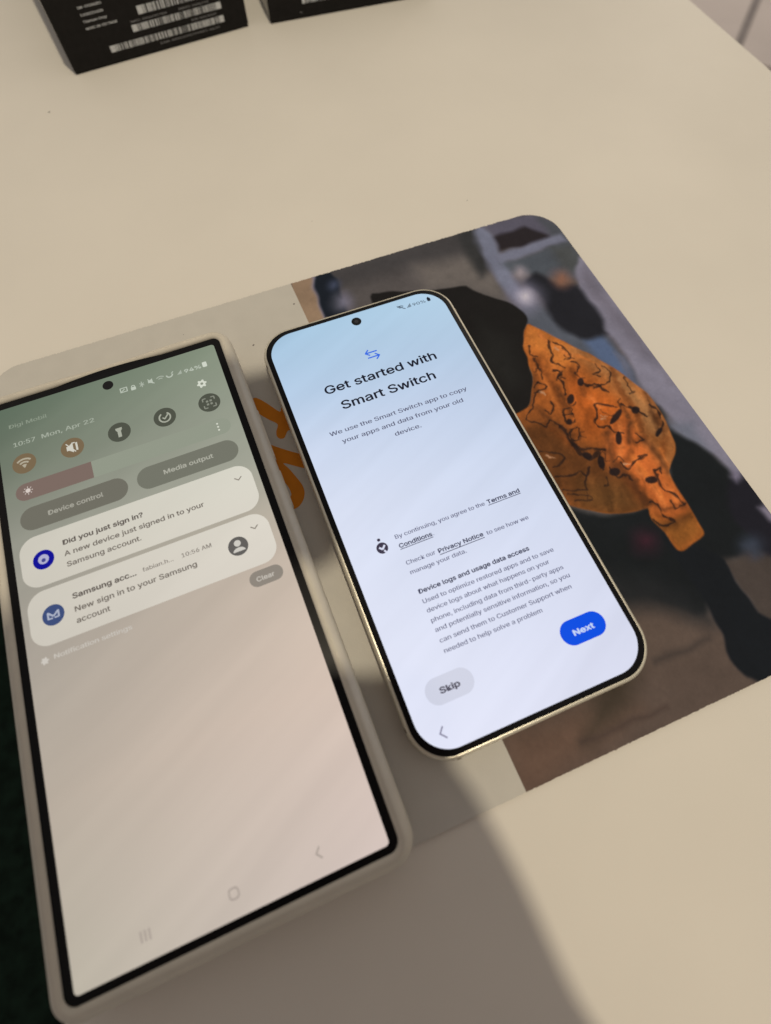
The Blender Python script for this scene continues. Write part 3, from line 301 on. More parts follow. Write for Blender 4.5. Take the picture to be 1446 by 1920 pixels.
def vnoise(P, s, seed):
    g = np.random.default_rng(seed).normal(0, 1, (64, 64)); x = P[:, 0] / s + 31.3; y = P[:, 1] / s + 17.7
    xi = np.floor(x).astype(int); yi = np.floor(y).astype(int); fx = x - xi; fy = y - yi; fx = fx * fx * (3 - 2 * fx); fy = fy * fy * (3 - 2 * fy)
    G_ = lambda a, b: g[a % 64, b % 64]
    return (G_(xi, yi) * (1 - fx) + G_(xi + 1, yi) * fx) * (1 - fy) + (G_(xi, yi + 1) * (1 - fx) + G_(xi + 1, yi + 1) * fx) * fy
def curve(pts, closed, k=4):
    q = np.array(pts, float); n_ = len(q)
    if n_ < 4: return [tuple(a) for a in q]
    out = []
    for i in range(n_ if closed else n_ - 1):
        g = lambda j: q[j % n_] if closed else q[min(max(j, 0), n_ - 1)]
        p0, p1, p2, p3 = g(i - 1), g(i), g(i + 1), g(i + 2)
        for m in range(k):
            u = m / k; out.append(tuple(0.5 * (2 * p1 + (p2 - p0) * u + (2 * p0 - 5 * p1 + 4 * p2 - p3) * u * u + (3 * p1 - p0 - 3 * p2 + p3) * u ** 3)))
    if not closed: out.append(tuple(q[-1]))
    return out
M_photo = bpy.data.materials.new('printed_photo'); t = nt(M_photo); b = t.nodes['Principled BSDF']
at = t.nodes.new('ShaderNodeVertexColor'); at.layer_name = 'print'; t.links.new(at.outputs['Color'], b.inputs['Base Color'])
b.inputs['Roughness'].default_value = 0.7; b.inputs['Specular IOR Level'].default_value = 0.06
photo, co = sheet('photo_print', xdiv, PX1, 340, 570, M_photo)
P = co[:, :2]; img = np.tile(np.array((92, 84, 80), float), (len(P), 1))
def paint(field, col, sel=None):
    m = field[:, None]
    if sel is None: img[:] = img * (1 - m) + np.array(col, float) * m
    else: img[sel] = img[sel] * (1 - m) + np.array(col, float) * m
def near(pts, pad_):
    q = np.array(pts); return np.nonzero((P[:, 0] > q[:, 0].min() - pad_) & (P[:, 0] < q[:, 0].max() + pad_) & (P[:, 1] > q[:, 1].min() - pad_) & (P[:, 1] < q[:, 1].max() + pad_))[0]
wig = np.stack([vnoise(P, 1.1, 31), vnoise(P, 1.1, 32)], 1) * 0.20
jump = smooth(sdf(P, JUMPER), 0.5); warp = np.stack([vnoise(P, 5, 11), vnoise(P, 5, 12)], 1) * 0.45
for i, (pts, col, s) in enumerate(PRINT_AREAS):
    pts = curve(pts, True, 3) if len(pts) > 6 else pts
    sel = near(pts, s * 1.2 + 1); fld = smooth(sdf(P[sel] + warp[sel] * min(1, s), pts), max(s, 0.25))
    if i >= PRINT_TONE0: fld = fld * jump[sel]
    paint(fld, col, sel)
for pts, hw, col, s in PRINT_LINES:
    pts = curve(pts, False, 4); hw *= 0.8 if hw < 0.8 else 1.0
    sel = near(pts, hw + s + 1); wob = 1 + 0.45 * vnoise(P[sel], 1.6, 21)
    paint(smooth(ldist(P[sel] + warp[sel] * .5 + wig[sel] * (1.0 if hw < 0.8 else 0.3), pts) - hw * wob, s) * jump[sel] * (0.62 if hw > 0.8 else 0.8), col, sel)
for pts, col, s in PRINT_BLOBS:
    sel = near(pts, 1.5); paint(smooth(sdf(P[sel] + warp[sel] * .4, pts), s) * 0.92 * jump[sel], col, sel)
lum = 1 + 0.03 * vnoise(P, 9, 1) + 0.015 * vnoise(P, 3, 2) + 0.010 * vnoise(P, 1.1, 3) + 0.012 * vnoise(P, 0.5, 4)
rot = np.stack([P[:, 0] * 0.55 + P[:, 1] * 0.83, -P[:, 0] * 0.83 + P[:, 1] * 0.55], 1) + warp * 3
fold = vnoise(rot * np.array((0.32, 1.0)), 2.6, 5); fold2 = vnoise(rot * np.array((0.5, 1.0)), 1.2, 8)
lum += jump * (0.075 * np.clip(fold, -1.6, 1.6) + 0.035 * np.clip(fold2, -1.5, 1.5) + 0.03 * vnoise(P, 0.7, 6))
mx_ = np.maximum(img[:, 0], img[:, 1]); img[:, 2] = np.where(img[:, 2] > mx_, mx_ + 0.6 * (img[:, 2] - mx_), img[:, 2])
img = img * (0.87 + 0.03 * jump)[:, None] + jump[:, None] * np.array((0, 1.0, 5.0))
img = np.clip(img * lum[:, None], 0, 255) / 255
alb = np.where(img <= 0.04045, img / 12.92, ((img + 0.055) / 1.055) ** 2.4) / np.array((0.73, 0.645, 0.525))
ca_ = photo.data.color_attributes.new('print', 'FLOAT_COLOR', 'POINT')
ca_.data.foreach_set('color', np.c_[np.clip(alb, 0, 1), np.ones(len(alb))].astype(np.float32).ravel())
for pts in LETTERS:
    # rounded strokes: subdivide the outline with a Catmull-Rom curve
    q = [Vector(p) for p in pts]; out = []
    for i in range(len(q)):
        p0, p1, p2, p3 = q[i - 1], q[i], q[(i + 1) % len(q)], q[(i + 2) % len(q)]
        for k in range(4):
            t_ = k / 4; out.append(0.5 * ((2 * p1) + (p2 - p0) * t_ + (2 * p0 - 5 * p1 + 4 * p2 - p3) * t_ ** 2 + (3 * p1 - p0 - 3 * p2 + p3) * t_ ** 3))
    rel(flat('printed_letter', [[(p.x, p.y) for p in out]], 1.13, M_orange, None), pad)
for x, y in SPECKS: speck(x, y, 1.13, pad, 0.9)
speck(-60, 92.5, 1.13, pad, 0.4)

# ------------------------------------------------------------------ uncased phone, right
TOP = 1.1 + 7.6
ph = tag(empty('smartphone', (0, 0, 0.0011)), 'slim gold framed phone without a case showing a Get started page', 'phone')
sweep('frame', [(-1.6, 0.0), (-0.5, 0.2), (-0.08, 0.8), (0, 1.6), (0, 6.3), (-0.12, 6.95), (-0.45, 7.36), (-0.85, 7.44), (-1.1, 7.36)], 71.4, 148.2, 11.2, M_gold, ph, n=14)
gl = sweep('front_glass', [(-1.02, 7.2), (-1.02, 7.50), (-1.14, 7.57)], 71.4, 148.2, 11.2, M_bezel, ph, n=14, closed_bottom=False)
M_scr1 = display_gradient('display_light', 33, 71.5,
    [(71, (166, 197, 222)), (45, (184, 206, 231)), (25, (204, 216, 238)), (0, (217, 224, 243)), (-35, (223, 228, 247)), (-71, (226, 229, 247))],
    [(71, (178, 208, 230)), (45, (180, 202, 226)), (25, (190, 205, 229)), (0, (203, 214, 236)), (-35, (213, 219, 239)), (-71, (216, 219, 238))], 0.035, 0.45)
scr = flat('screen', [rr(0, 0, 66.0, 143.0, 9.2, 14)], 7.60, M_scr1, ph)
SZ = 7.63
hole = flat('front_camera', [disc(-0.05, 67.75, 1.8, 32)], SZ, M_hole, ph)
flat('lens', [disc(-0.05, 67.75, 0.75, 20)], SZ + 0.02, pbr('lens_glass', (0.03, 0.03, 0.035), 0.15), hole)
ink1 = glow((28, 30, 44)); ink2 = glow((96, 99, 122)); ink3 = glow((106, 108, 134)); ink4 = glow((64, 66, 90))
def T1(body, x0, x1, y, s, m, b=0.0, name='text_line'): return text(name, body, x0, x1, y, s, m, scr, SZ, b)
T1('Get started with', -20.45, 20.25, 42.15, 6.2, ink1, 0.001)
T1('Smart Switch', -17.15, 16.65, 34.7, 6.2, ink1, 0.001)
T1('We use the Smart Switch app to copy', -24.5, 24.35, 26.45, 3.0, ink2)
T1('your apps and data from your old', -21.6, 21.2, 22.7, 3.0, ink2)
T1('device.', -4.85, 4.35, 18.85, 3.0, ink2)
for body, x1, y, m, b in (('By continuing, you agree to the', 11.4, -13.65, ink3, 0), ('Check our', -8.9, -22.25, ink3, 0), ('manage your data.', -0.25, -25.25, ink3, 0),
        ('Device logs and usage data access', 17.25, -31.4, ink4, 0.012), ('Used to optimize restored apps and to save', 23.75, -34.4, ink3, 0), ('device logs about what happens on your', 20.8, -37.2, ink3, 0),
        ('phone, including data from third-party apps', 23.75, -40.15, ink3, 0), ('and potentially sensitive information, so you', 24.3, -42.95, ink3, 0),
        ('can send them to Customer Support when', 23.1, -46.05, ink3, 0), ('needed to help solve a problem', 12.05, -49.0, ink3, 0)):
    T1(body, -18.15, x1, y, 2.5, m, b)
T1('Terms and', 12.25, 23.3, -13.65, 2.5, ink4, 0.010); T1('Conditions', -18.1, -7.5, -16.7, 2.5, ink4, 0.010); T1('.', -7.2, -6.95, -16.7, 2.5, ink3)
T1('Privacy Notice', -8.0, 6.65, -22.4, 2.5, ink4, 0.010); T1('to see how we', 7.7, 21.7, -22.6, 2.5, ink3)
for x0, x1, y in ((12.25, 23.3, -14.1), (-18.1, -7.5, -17.15), (-8.0, 6.65, -22.95)): flat('underline', [seg(x0, y, x1, y, 0.22)], SZ, ink4, scr)
blue = glow((58, 108, 226))
flat('transfer_icon', [seg(-2.1, 53.1, 2.0, 53.1, 0.5), seg(-2.3, 53.0, -0.8, 54.4, 0.5), seg(-2.3, 53.2, -0.9, 51.9, 0.5), seg(-2.0, 51.0, 2.1, 51.0, 0.5), seg(2.3, 51.1, 0.8, 49.7, 0.5), seg(2.3, 50.9, 0.9, 52.2, 0.5)], SZ, blue, scr)
flat('assistant_icon', [disc(-23.0, -12.05, 0.5, 12), disc(-22.9, -14.75, 1.75, 24)], SZ, glow((58, 52, 72)), scr)
flat('assistant_icon_mark', [seg(-23.75, -14.35, -22.9, -15.2, 0.6), seg(-22.95, -15.2, -21.9, -14.1, 0.6), seg(-22.6, -15.6, -22.1, -16.6, 0.6)], SZ + 0.02, glow((216, 220, 240)), scr)
flat('next_button', [rr(20.2, -57.1, 13.6, 6.9, 3.45, 12)], SZ, glow((4, 78, 226)), scr)
T1('Next', 17.0, 23.5, -58.1, 2.95, glow((196, 212, 246)), 0.018, 'button_label') .location.z = 0.02 * MM
flat('skip_button', [rr(-20.5, -57.2, 13.8, 7.0, 3.5, 12)], SZ, glow((208, 211, 228)), scr)
T1('Skip', -23.5, -17.6, -58.1, 2.95, glow((84, 82, 98)), 0.02, 'button_label').location.z = 0.02 * MM
flat('back_icon', [seg(-26.3, -65.4, -27.7, -66.95, 0.42), seg(-27.7, -66.75, -26.2, -68.4, 0.42)], SZ, glow((140, 138, 162)), scr)
dk = glow((70, 84, 98))
T1('90%', 21.7, 26.7, 66.75, 2.5, glow((92, 108, 124)), 0, 'status_text')
flat('battery_icon', [rr(28.15, 67.65, 1.25, 1.7, 0.45, 4), rr(28.15, 68.65, 0.5, 0.3, 0.1, 2)], SZ, glow((34, 40, 52)), scr)
flat('signal_icon', [[(19.2, 66.8), (21.0, 66.8), (21.0, 68.6)]], SZ, glow((120, 138, 154)), scr)
flat('wifi_icon', [arc(17.2, 67.0, 1.5, 0.35, 45, 135, 8), arc(17.2, 67.0, 0.8, 0.35, 45, 135, 8), seg(16.0, 68.8, 18.6, 66.7, 0.35)], SZ, dk, scr)
for x, y, wx, wy in ((-25.4, -74.02, 0.55, 0.14), (22.4, -74.02, 0.55, 0.14), (-9.3, 74.02, 0.55, 0.14), (-35.60, 61.0, 0.14, 0.6), (-35.60, -63.0, 0.14, 0.6), (35.60, 60.0, 0.14, 0.6), (35.60, -62.0, 0.14, 0.6)):
    box('antenna_band', x - wx, x + wx, y - wy, y + wy, 0.9, 7.1, M_band, ph, bev=0.05)
box('power_button', 35.6, 36.1, 6, 17, 3.2, 5.0, M_gold, ph, bev=0.2); box('volume_button', 35.6, 36.1, 24, 44, 3.2, 5.0, M_gold, ph, bev=0.2)
box('charging_port', -4.2, 4.2, -74.14, -73.9, 2.7, 5.0, M_bezel, ph, bev=0.1)
flat('back_glass', [rr(0, 0, 66, 142, 9, 10)], -0.0, M_gold, ph).location.z = -0.00002

# ------------------------------------------------------------------ cased phone, left
LX, LY, LA = -85.5717, -5.3869, 0.0094
cp = tag(empty('smartphone', (LX * MM, LY * MM, 0.0011), LA), 'larger phone in a stone grey case with notification shade open, nearest left', 'phone')
def notch(x, y, off, z):
    """The case lip dips and draws back over the top edge near the middle."""
    k = math.exp(-((x - 1.5) / 15.0) ** 4) if y > 60 else 0
    if off < -0.8 and k > 0: return (x, y + 1.2 * k * min(1, (-off - 0.8) / 1.6), z - (1.5 * k if off < -1.5 else 0.6 * k))
    return (x, y, z)
CWX, CHY = 84.6, 169.6
prof = [(-4.0, 0.0), (-1.6, 0.25), (-0.4, 1.3), (0.0, 3.2), (0.0, 7.6), (-0.25, 9.3), (-0.9, 10.7), (-1.7, 11.5), (-2.3, 11.85), (-2.9, 11.72), (-3.4, 11.4), (-3.7, 10.95), (-3.75, 10.3)]
case = sweep('case', prof, CWX, CHY, 6.6, M_case, cp, n=10, bulge=notch, cap=False)
case.location.y = 0.5 * MM
for y0, y1 in ((31, 50), (13, 26)):
    bt = box('button_cover', CWX / 2 - 0.7, CWX / 2 + 0.3, y0, y1, 4.0, 7.4, M_case, case, bev=0.5, seg_=3)
sweep('body', [(-2, 1.7), (0, 2.6), (0, 9.6), (-0.5, 10.3)], 79.0, 163.4, 3.0, pbr('dark_titanium', (0.035, 0.033, 0.03), 0.4, metal=0.6), cp, n=6)
sweep('front_glass', [(-0.9, 10.35), (-0.6, 10.80), (-0.8, 10.84)], 78.8, 163.8, 3.0, M_bezel, cp, n=6, closed_bottom=False)
flat('lip_cutout_dark_fill', [[(-16 + 35 * i / 20, 81.0) for i in range(21)] + [(-16 + 35 * i / 20, 81.2 + 1.2 * (1 - ((i - 10) / 10) ** 2)) for i in range(20, -1, -1)]], 10.86, M_bezel, cp)  # flat piece added to darken the lit inside of the lip cutout
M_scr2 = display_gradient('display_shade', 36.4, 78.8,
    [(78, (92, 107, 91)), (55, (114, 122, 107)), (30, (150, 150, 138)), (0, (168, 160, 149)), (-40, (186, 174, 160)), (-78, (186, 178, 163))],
    [(78, (132, 143, 124)), (55, (148, 154, 138)), (30, (162, 163, 149)), (0, (194, 180, 165)), (-40, (213, 194, 180)), (-78, (212, 195, 187))], 0.04, 0.45)  # notification shade over wallpaper, with ambient reflection painted into the colours
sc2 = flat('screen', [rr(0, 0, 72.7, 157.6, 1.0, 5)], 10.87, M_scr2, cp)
Z2 = 10.90; Z3 = 10.92; Z4 = 10.94
flat('front_camera', [disc(-0.2, 75.5, 1.75, 32)], Z2, M_hole, cp)
def T2(body, x0, x1, y, s, m, b=0.0, name='text_line', z=Z2): return text(name, body, x0, x1, y, s, m, sc2, z, b)
def F2(name, loops, rgb, z=Z2): return flat(name, loops, z, rgb if not isinstance(rgb, tuple) else glow(rgb), sc2)
pale = glow((182, 190, 176)); pale2 = glow((164, 172, 157))
T2('Digi Mobil', -32.3, -20.5, 70.6, 2.7, glow((138, 149, 132)))
T2('10:57', -31.8, -25.1, 63.2, 3.1, pale2); T2('Mon, Apr 22', -23.2, -6.8, 63.2, 3.1, pale2)
T2('94%', 24.4, 30.1, 70.7, 2.7, pale, 0.01, 'status_text')
F2('battery_icon', [rr(31.4, 71.7, 1.5, 2.1, 0.3, 3)], (206, 212, 198))
F2('picture_icon', [seg(3.1, 72.5, 5.4, 72.5, .35), seg(3.1, 70.9, 5.4, 70.9, .35), seg(3.2, 70.8, 3.2, 72.6, .35), seg(5.3, 70.8, 5.3, 72.6, .35), seg(3.4, 71.1, 4.6, 72.0, .35)], (182, 190, 176))
F2('lock_icon', [rr(7.35, 71.1, 1.6, 1.3, .3, 3), arc(7.35, 71.8, .55, .3, 0, 180, 8)], (190, 198, 184))
F2('bluetooth_icon', [seg(9.5, 71.0, 10.9, 72.1, .3), seg(9.5, 72.2, 10.9, 71.1, .3), seg(10.2, 70.5, 10.2, 72.8, .3)], (172, 180, 166))
F2('mute_icon', [[(12.3, 71.2), (12.9, 71.2), (13.8, 70.6), (13.8, 72.8), (12.9, 72.2), (12.3, 72.2)], seg(12.3, 72.8, 14.2, 70.5, .3)], (184, 192, 178))
F2('wifi_icon', [arc(16.4, 70.8, 1.7, .35, 45, 135, 8), arc(16.4, 70.8, .9, .35, 45, 135, 8)], (168, 176, 162))
F2('call_icon', [arc(19.5, 72.0, 1.0, .5, 180, 360, 10), seg(20.2, 72.2, 20.9, 72.9, .35)], (182, 190, 176))
F2('signal_icon', [[(21.9, 70.9), (23.5, 70.9), (23.5, 72.5)]], (168, 176, 162))
def gear(cx, cy, r): 
    p = []
    for i in range(24):
        k = r if i % 4 in (0, 1) else r * 0.72; a = 2 * math.pi * i / 24; p.append((cx + k * math.cos(a), cy + k * math.sin(a)))
    return p
F2('settings_icon', [gear(28.6, 64.4, 1.65)], (212, 216, 202)); F2('settings_icon_centre', [disc(28.6, 64.4, 0.5, 12)], (140, 146, 130), Z3)
tan_, grey_ = (121, 103, 78), (79, 82, 71)
for x, c in ((-29.45, tan_), (-14.85, tan_), (-0.2, grey_), (14.35, grey_), (29.0, grey_)): F2('toggle_button', [disc(x, 56.3, 3.55, 32)], c)
ic = (190, 186, 168); ic2 = (168, 171, 156)
F2('wifi_toggle_icon', [arc(-29.45, 54.9, 3.0, .6, 48, 132, 10), arc(-29.45, 54.9, 1.9, .6, 48, 132, 10), arc(-29.45, 54.9, .8, .6, 48, 132, 8), [(-29.45, 54.6), (-28.9, 55.4), (-30.0, 55.4)]], (176, 168, 148), Z3)
F2('mute_toggle_icon', [[(-16.6, 55.5), (-15.9, 55.5), (-14.6, 54.4), (-14.6, 58.2), (-15.9, 57.1), (-16.6, 57.1)], seg(-16.6, 58.2, -14.0, 54.5, .35), seg(-13.5, 54.9, -13.5, 57.8, .6), seg(-14.9, 57.9, -13.9, 57.9, .4)], (206, 204, 192), Z3)
F2('torch_toggle_icon', [[(-1.2, 57.9), (0.8, 57.9), (0.8, 57.2), (0.35, 56.6), (0.35, 54.4), (-.75, 54.4), (-.75, 56.6), (-1.2, 57.2)]], ic2, Z3)
F2('timer_toggle_icon', [arc(14.35, 56.2, 1.75, .5, 120, 420, 24), seg(13.6, 56.3, 14.3, 55.6, .45), seg(14.2, 55.6, 15.5, 57.1, .45)], ic2, Z3)
F2('scan_toggle_icon', [s_ for sx in (-1, 1) for sy in (-1, 1) for s_ in (seg(29 + sx * 1.9, 56.3 + sy * 1.9, 29 + sx * 1.9, 56.3 + sy * 0.8, .4), seg(29 + sx * 1.9, 56.3 + sy * 1.9, 29 + sx * 0.8, 56.3 + sy * 1.9, .4))] + [rr(29 + dx, 56.3 + dy, .75, .75, .1, 2) for dx in (-.6, .6) for dy in (-.6, .6)], (136, 139, 126), Z3)
F2('brightness_slider', [rr(0, 46.2, 66.4, 5.9, 2.95, 10)], (146, 152, 136))
F2('slider_fill', [[p_ for p_ in rr(-10.2, 46.2, 46.0, 5.9, 2.95, 10) if p_[0] <= -10.3] + [(-10.3, 43.25)]] if False else [[(-10.4, 49.15)] + [p_ for p_ in rr(-10.2, 46.2, 46.0, 5.9, 2.95, 10) if p_[0] < -25] + [(-10.4, 43.25)]], (124, 106, 98), Z3)
F2('sun_icon', [disc(-29.6, 46.4, .75, 12)] + [seg(-29.6 + 1.0 * math.cos(a), 46.4 + 1.0 * math.sin(a), -29.6 + 1.4 * math.cos(a), 46.4 + 1.4 * math.sin(a), .25) for a in [i * math.pi / 4 for i in range(8)]], (214, 202, 194), Z4)
F2('more_icon', [disc(29.2, 46.3 + k, .33, 10) for k in (-1.2, 0, 1.2)], (212, 214, 200), Z3)
F2('control_button', [rr(-17.3, 36.7, 31.6, 7.7, 3.85, 12)], (112, 110, 99)); F2('control_button', [rr(17.2, 36.9, 31.6, 7.7, 3.85, 12)], (116, 117, 105))
T2('Device control', -25.1, -8.95, 35.95, 2.9, glow((166, 164, 152)), 0.006, 'button_label', Z3); T2('Media output', 9.55, 25.0, 36.2, 2.9, glow((172, 172, 159)), 0.006, 'button_label', Z3)
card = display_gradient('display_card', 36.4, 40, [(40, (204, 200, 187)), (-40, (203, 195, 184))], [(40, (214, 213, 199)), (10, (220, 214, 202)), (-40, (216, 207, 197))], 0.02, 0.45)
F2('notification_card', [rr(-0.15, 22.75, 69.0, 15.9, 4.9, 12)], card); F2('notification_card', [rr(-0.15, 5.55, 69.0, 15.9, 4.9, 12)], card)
F2('notification_icon', [disc(-28.4, 22.6, 2.95, 32)], (16, 16, 148), Z3); F2('notification_icon_mark', [disc(-28.4, 22.7, 1.5, 20)], (176, 176, 206), Z4)
F2('notification_icon_dot', [disc(-28.4, 22.4, .6, 12)], (70, 72, 140), Z4 + .02)
F2('notification_icon', [disc(-28.2, 5.55, 2.95, 32)], (62, 78, 122), Z3)
F2('notification_icon_mark', [seg(-29.6, 4.6, -29.6, 6.6, .5), seg(-26.8, 4.6, -26.8, 6.6, .5), seg(-29.6, 6.5, -28.2, 5.2, .5), seg(-28.2, 5.2, -26.8, 6.5, .5), seg(-29.6, 4.7, -28.4, 4.7, .4), seg(-28.0, 4.7, -26.8, 4.7, .4)], (172, 178, 196), Z4)
inkA = glow((96, 88, 82)); inkB = glow((112, 104, 96)); inkC = glow((136, 128, 120))
T2('Did you just sign in?', -22.6, 0.7, 24.9, 2.95, inkA, 0.012, z=Z3); T2('A new device just signed in to your', -22.7, 18.2, 21.3, 2.95, inkB, 0.002, z=Z3); T2('Samsung account.', -22.5, -1.3, 17.85, 2.95, inkB, 0.002, z=Z3)
T2('Samsung acc...', -22.6, -4.8, 8.0, 2.95, inkA, 0.012, z=Z3); T2('fabian.h...', -3.0, 5.8, 8.2, 2.4, inkC, z=Z3); T2('10:56 AM', 8.2, 16.9, 8.1, 2.5, inkC, z=Z3)
T2('New sign in to your Samsung', -22.55, 11.65, 4.1, 2.95, inkB, 0.002, z=Z3); T2('account', -22.6, -13.5, 0.8, 2.95, inkB, 0.002, z=Z3)
F2('account_icon', [disc(24.0, 5.4, 2.9, 32)], (98, 95, 92), Z3)
F2('account_icon_figure', [disc(24.0, 6.3, 1.0, 16), [(22.2, 4.0)] + [(24 + 1.8 * math.cos(a), 3.75 + 1.25 * math.sin(a)) for a in [math.pi * (1 - i / 10) for i in range(11)]] + [(25.8, 4.0)]], (206, 202, 194), Z4)
for x, y in ((30.0, 26.2), (30.0, 9.2)): F2('expand_icon', [seg(x - 1.1, y + .5, x + .1, y - .55, .34), seg(x - .1, y - .55, x + 1.1, y + .5, .34)], (138, 130, 120), Z3)
F2('clear_button', [rr(28.9, -6.05, 9.7, 4.6, 2.3, 10)], (142, 134, 124)); T2('Clear', 26.0, 31.2, -6.85, 2.6, glow((196, 190, 180)), 0.004, 'button_label', Z3)
F2('settings_icon', [gear(-32.1, -6.0, 1.05)], (204, 198, 189)); T2('Notification settings', -29.7, -9.0, -6.4, 2.5, glow((200, 194, 185)))
navc = (168, 156, 147)
F2('recents_icon', [seg(-20.1 + k, -72.9, -20.1 + k, -75.1, .42) for k in (-.95, 0, .95)], navc)
hm = rr(0.05, -74.05, 2.5, 2.5, .9, 6); hi_ = rr(0.05, -74.05, 1.75, 1.75, .6, 6)
F2('home_icon', [[hm[i], hm[(i + 1) % len(hm)], hi_[(i + 1) % len(hm)], hi_[i]] for i in range(len(hm))], navc)
F2('back_icon', [seg(20.9, -72.8, 19.75, -74.15, .38), seg(19.75, -73.95, 21.0, -75.3, .38)], navc)

# ------------------------------------------------------------------ black phone boxes
def carton(label, ax, ay, ang, wd, dp, ht):
    root = tag(empty('phone_box', (ax * MM, ay * MM, 0), math.radians(ang)), label, 'box', 'black phone boxes at the back of the table')
    box('tray', 0.25, wd - 0.25, 0.25, dp - 0.25, 0.05, 9, M_box, root, bev=0.5, seg_=2)
    box('lid', 0, wd, 0, dp, 1.2, ht, M_box, root, bev=0.6, seg_=2)
    return root
FRM = (np.array((0, -0.0001, 0)), np.array((1., 0, 0)), np.array((0, 0, 1.)), np.array((0, -1., 0)))
def barcode(root, x0, x1, z0, z1, seed, solid=2.6):
    """White label strip with black bars standing just proud of it."""
    r = random.Random(seed); v = []; f = []
    def quad(a, b, y, lo_, hi_):
        i = len(v); v.extend([(a, y, lo_), (b, y, lo_), (b, y, hi_), (a, y, hi_)]); f.append((i, i + 1, i + 2, i + 3))
    quad(x0, x1, -0.06, z0, z1); lab = add('barcode_label', mesh('barcode_label', v, f), M_ink, root)
    v.clear(); f.clear(); x = x0 + solid
    while x < x1 - solid:
        b = r.choice((0.25, 0.25, 0.5, 0.75)); quad(x, min(x + b, x1 - solid + .2), -0.10, z0, z1); x += b + r.choice((0.25, 0.25, 0.3, 0.5, 0.75))
    add('bars', mesh('bars', v, f), M_box, lab); return lab
def print_line(root, body, x0, x1, z, s, m): return text('printed_text', body, x0, x1, z, s, m, root, 0.06, 0.0, (np.zeros(3), FRM[1], FRM[2], FRM[3]))
b1 = carton('black phone box with white barcodes and printed lines, left of the two', -72.1, 272.3, 6.2, 92.3, 170, 32)
barcode(b1, 20.6, 79.8, 4.8, 7.35, 1); barcode(b1, 34.1, 79.8, 10.0, 12.6, 2); barcode(b1, 39.3, 78.5, 15.6, 18.7, 3)
barcode(b1, 39.3, 78.5, 21.4, 24.4, 4)
for body, x1, z in (('SM-S928B/DS', 24.7, 22.5), ('12GB/256GB', 24.2, 19.9), ('Titanium Gray', 24.8, 17.5), ('MADE IN VIETNAM', 28.4, 15.0)): print_line(b1, body, 13.6, x1, z, 1.7, M_ink)
for body, x0, x1, z in (('IMEI1: 350462817305', 34.3, 52.5, 13.45), ('IMEI2: 3504718', 58.5, 74.0, 13.45), ('S/N: R5CX107', 63.3, 76.7, 8.3), ('EAN: 8806095299891 0422', 45.0, 76.7, 2.95), ('SN 2024', 62, 76, 19.4)): print_line(b1, body, x0, x1, z, 1.35, M_ink2)
b2 = carton('black phone box with one barcode in view, right of the two', 30.8, 280.0, -3.2, 92.3, 170, 32)
barcode(b2, 18.2, 62, 6.1, 8.6, 5, 1.6); barcode(b2, 18.2, 62, 11.5, 14.1, 6, 1.6); print_line(b2, 'I', 16.2, 17.9, 2.5, 0.9, M_ink2)

# ------------------------------------------------------------------ the hand and phone that take the picture (behind the lens; they cast the shadow at the bottom left)
HAND_SHIFT = -13.5
def cl(u, v_, w_): return CAM_POS + (RIGHT * (u + HAND_SHIFT) + UP * v_ + FWD * w_) * MM
ROT = Matrix((RIGHT, UP, FWD)).transposed().to_4x4()
tp = tag(empty('smartphone', cl(-1, -54, -14)), 'black phone held up over the table behind the viewpoint', 'phone')
tp.matrix_world = Matrix.Translation(cl(-1, -54, -14)) @ ROT
sweep('body', [(-1.5, -4.2), (-.3, -3.4), (0, -1.5), (0, 1.5), (-.3, 3.4), (-1.5, 4.2)], 76, 164, 10, M_phoneback, tp, n=6)
box('camera_bar', -37.5, 37.5, 42, 66, 4.1, 6.0, M_phoneback, tp, bev=1.2, seg_=3)
def grown_hand(J, E_):
    ks = list(J); me = bpy.data.meshes.new('hand'); org = cl(*J['wrist'][:3])
    me.from_pydata([tuple(cl(*J[k][:3]) - org) for k in ks], [(ks.index(a), ks.index(b_)) for a, b_ in E_], [])
    h = add('hand', me, M_skin); h.location = org
    h.modifiers.new('skin', 'SKIN').use_smooth_shade = True
    for i, k in enumerate(ks):
        sv = me.skin_vertices[0].data[i]; sv.radius = (J[k][3] * MM, J[k][4] * MM); sv.use_root = k == 'wrist'
    s_ = h.modifiers.new('sub', 'SUBSURF'); s_.levels = 2; s_.render_levels = 2
    return h
FING = [(f + str(a), f + str(a + 1)) for f in 'imrlt' for a in range(3)]
ARM = [('elbow', 'fore'), ('fore', 'wrist'), ('wrist', 'palm'), ('palm', 'palm2'), ('palm2', 'i0'), ('palm2', 'm0'), ('palm', 'r0'), ('palm', 'l0'), ('palm', 't0')]
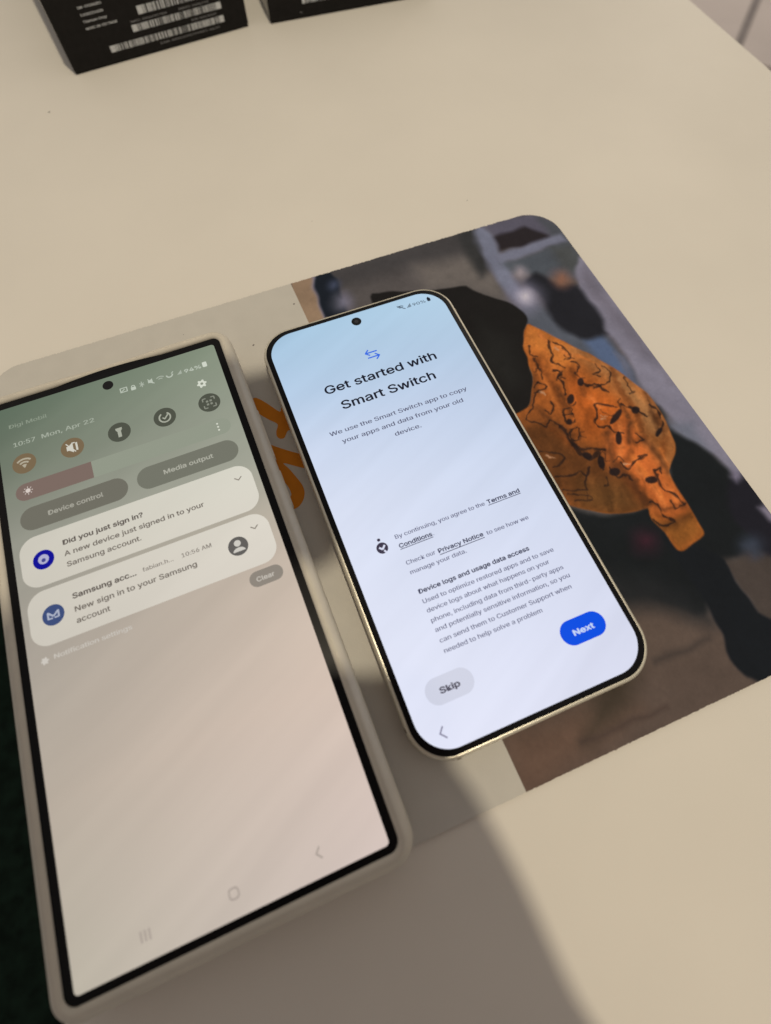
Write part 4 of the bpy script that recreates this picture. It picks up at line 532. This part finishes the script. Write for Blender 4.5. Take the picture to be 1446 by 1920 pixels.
RH = {'elbow': (190, -330, -150, 42, 38), 'fore': (135, -235, -90, 34, 30), 'wrist': (86, -150, -36, 26, 19), 'palm': (66, -100, -20, 26, 18), 'palm2': (54, -66, -17, 22, 14),
      'i0': (48, -44, -12, 13, 11), 'i1': (41, -20, -9, 10, 9), 'i2': (33, -3, -7, 9, 8), 'i3': (27, 5, -6, 8, 7),
      'm0': (48, -62, -10, 11, 10), 'm1': (40, -56, -3, 9, 9), 'm2': (14, -52, -2, 8, 8), 'm3': (-4, -50, -2, 7, 7),
      'r0': (50, -82, -10, 11, 10), 'r1': (40, -79, -3, 9, 9), 'r2': (12, -77, -2, 8, 8), 'r3': (-6, -75, -2, 7, 7),
      'l0': (54, -100, -12, 10, 9), 'l1': (42, -100, -3, 8, 8), 'l2': (18, -99, -2, 7, 7), 'l3': (4, -98, -2, 6, 6),
      't0': (64, -96, -32, 13, 12), 't1': (54, -70, -32, 10, 10), 't2': (36, -56, -29, 9, 9), 't3': (20, -50, -28, 7, 7)}
LH = {'elbow': (-210, -330, -130, 42, 38), 'fore': (-150, -220, -80, 34, 30), 'wrist': (-92, -120, -36, 27, 20), 'palm': (-66, -60, -22, 30, 18), 'palm2': (-56, -8, -20, 26, 16),
      'i0': (-50, 36, -20, 12, 11), 'i1': (-42, 78, -20, 11, 11), 'i2': (-22, 104, -19, 13, 11), 'i3': (12, 111, -18, 11, 9),  # unseen left fingers, posed to shade the gap between the phones
      'm0': (-44, 30, -18, 12, 11), 'm1': (-34, 62, -19, 12, 11), 'm2': (-14, 86, -18, 14, 11), 'm3': (18, 91, -17, 12, 9),
      'r0': (-46, 8, -20, 11, 11), 'r1': (-40, 34, -24, 11, 10), 'r2': (-22, 66, -24, 13, 11), 'r3': (16, 71, -22, 11, 9),
      'l0': (-50, -40, -14, 10, 10), 'l1': (-42, -44, -4, 9, 9), 'l2': (-26, -44, -3, 8, 8), 'l3': (-12, -44, -3, 7, 7),
      't0': (-54, -40, -32, 13, 12), 't1': (-44, -20, -33, 10, 10), 't2': (-30, -6, -30, 9, 9), 't3': (-18, 2, -29, 7, 7)}
person = tag(empty('person', cl(0, -100, -20)), 'bare hands and forearms with the black phone behind the viewpoint, left fingers shaped to cast shade', 'person')
for H in (RH, LH): rel(grown_hand(H, ARM + FING), person)
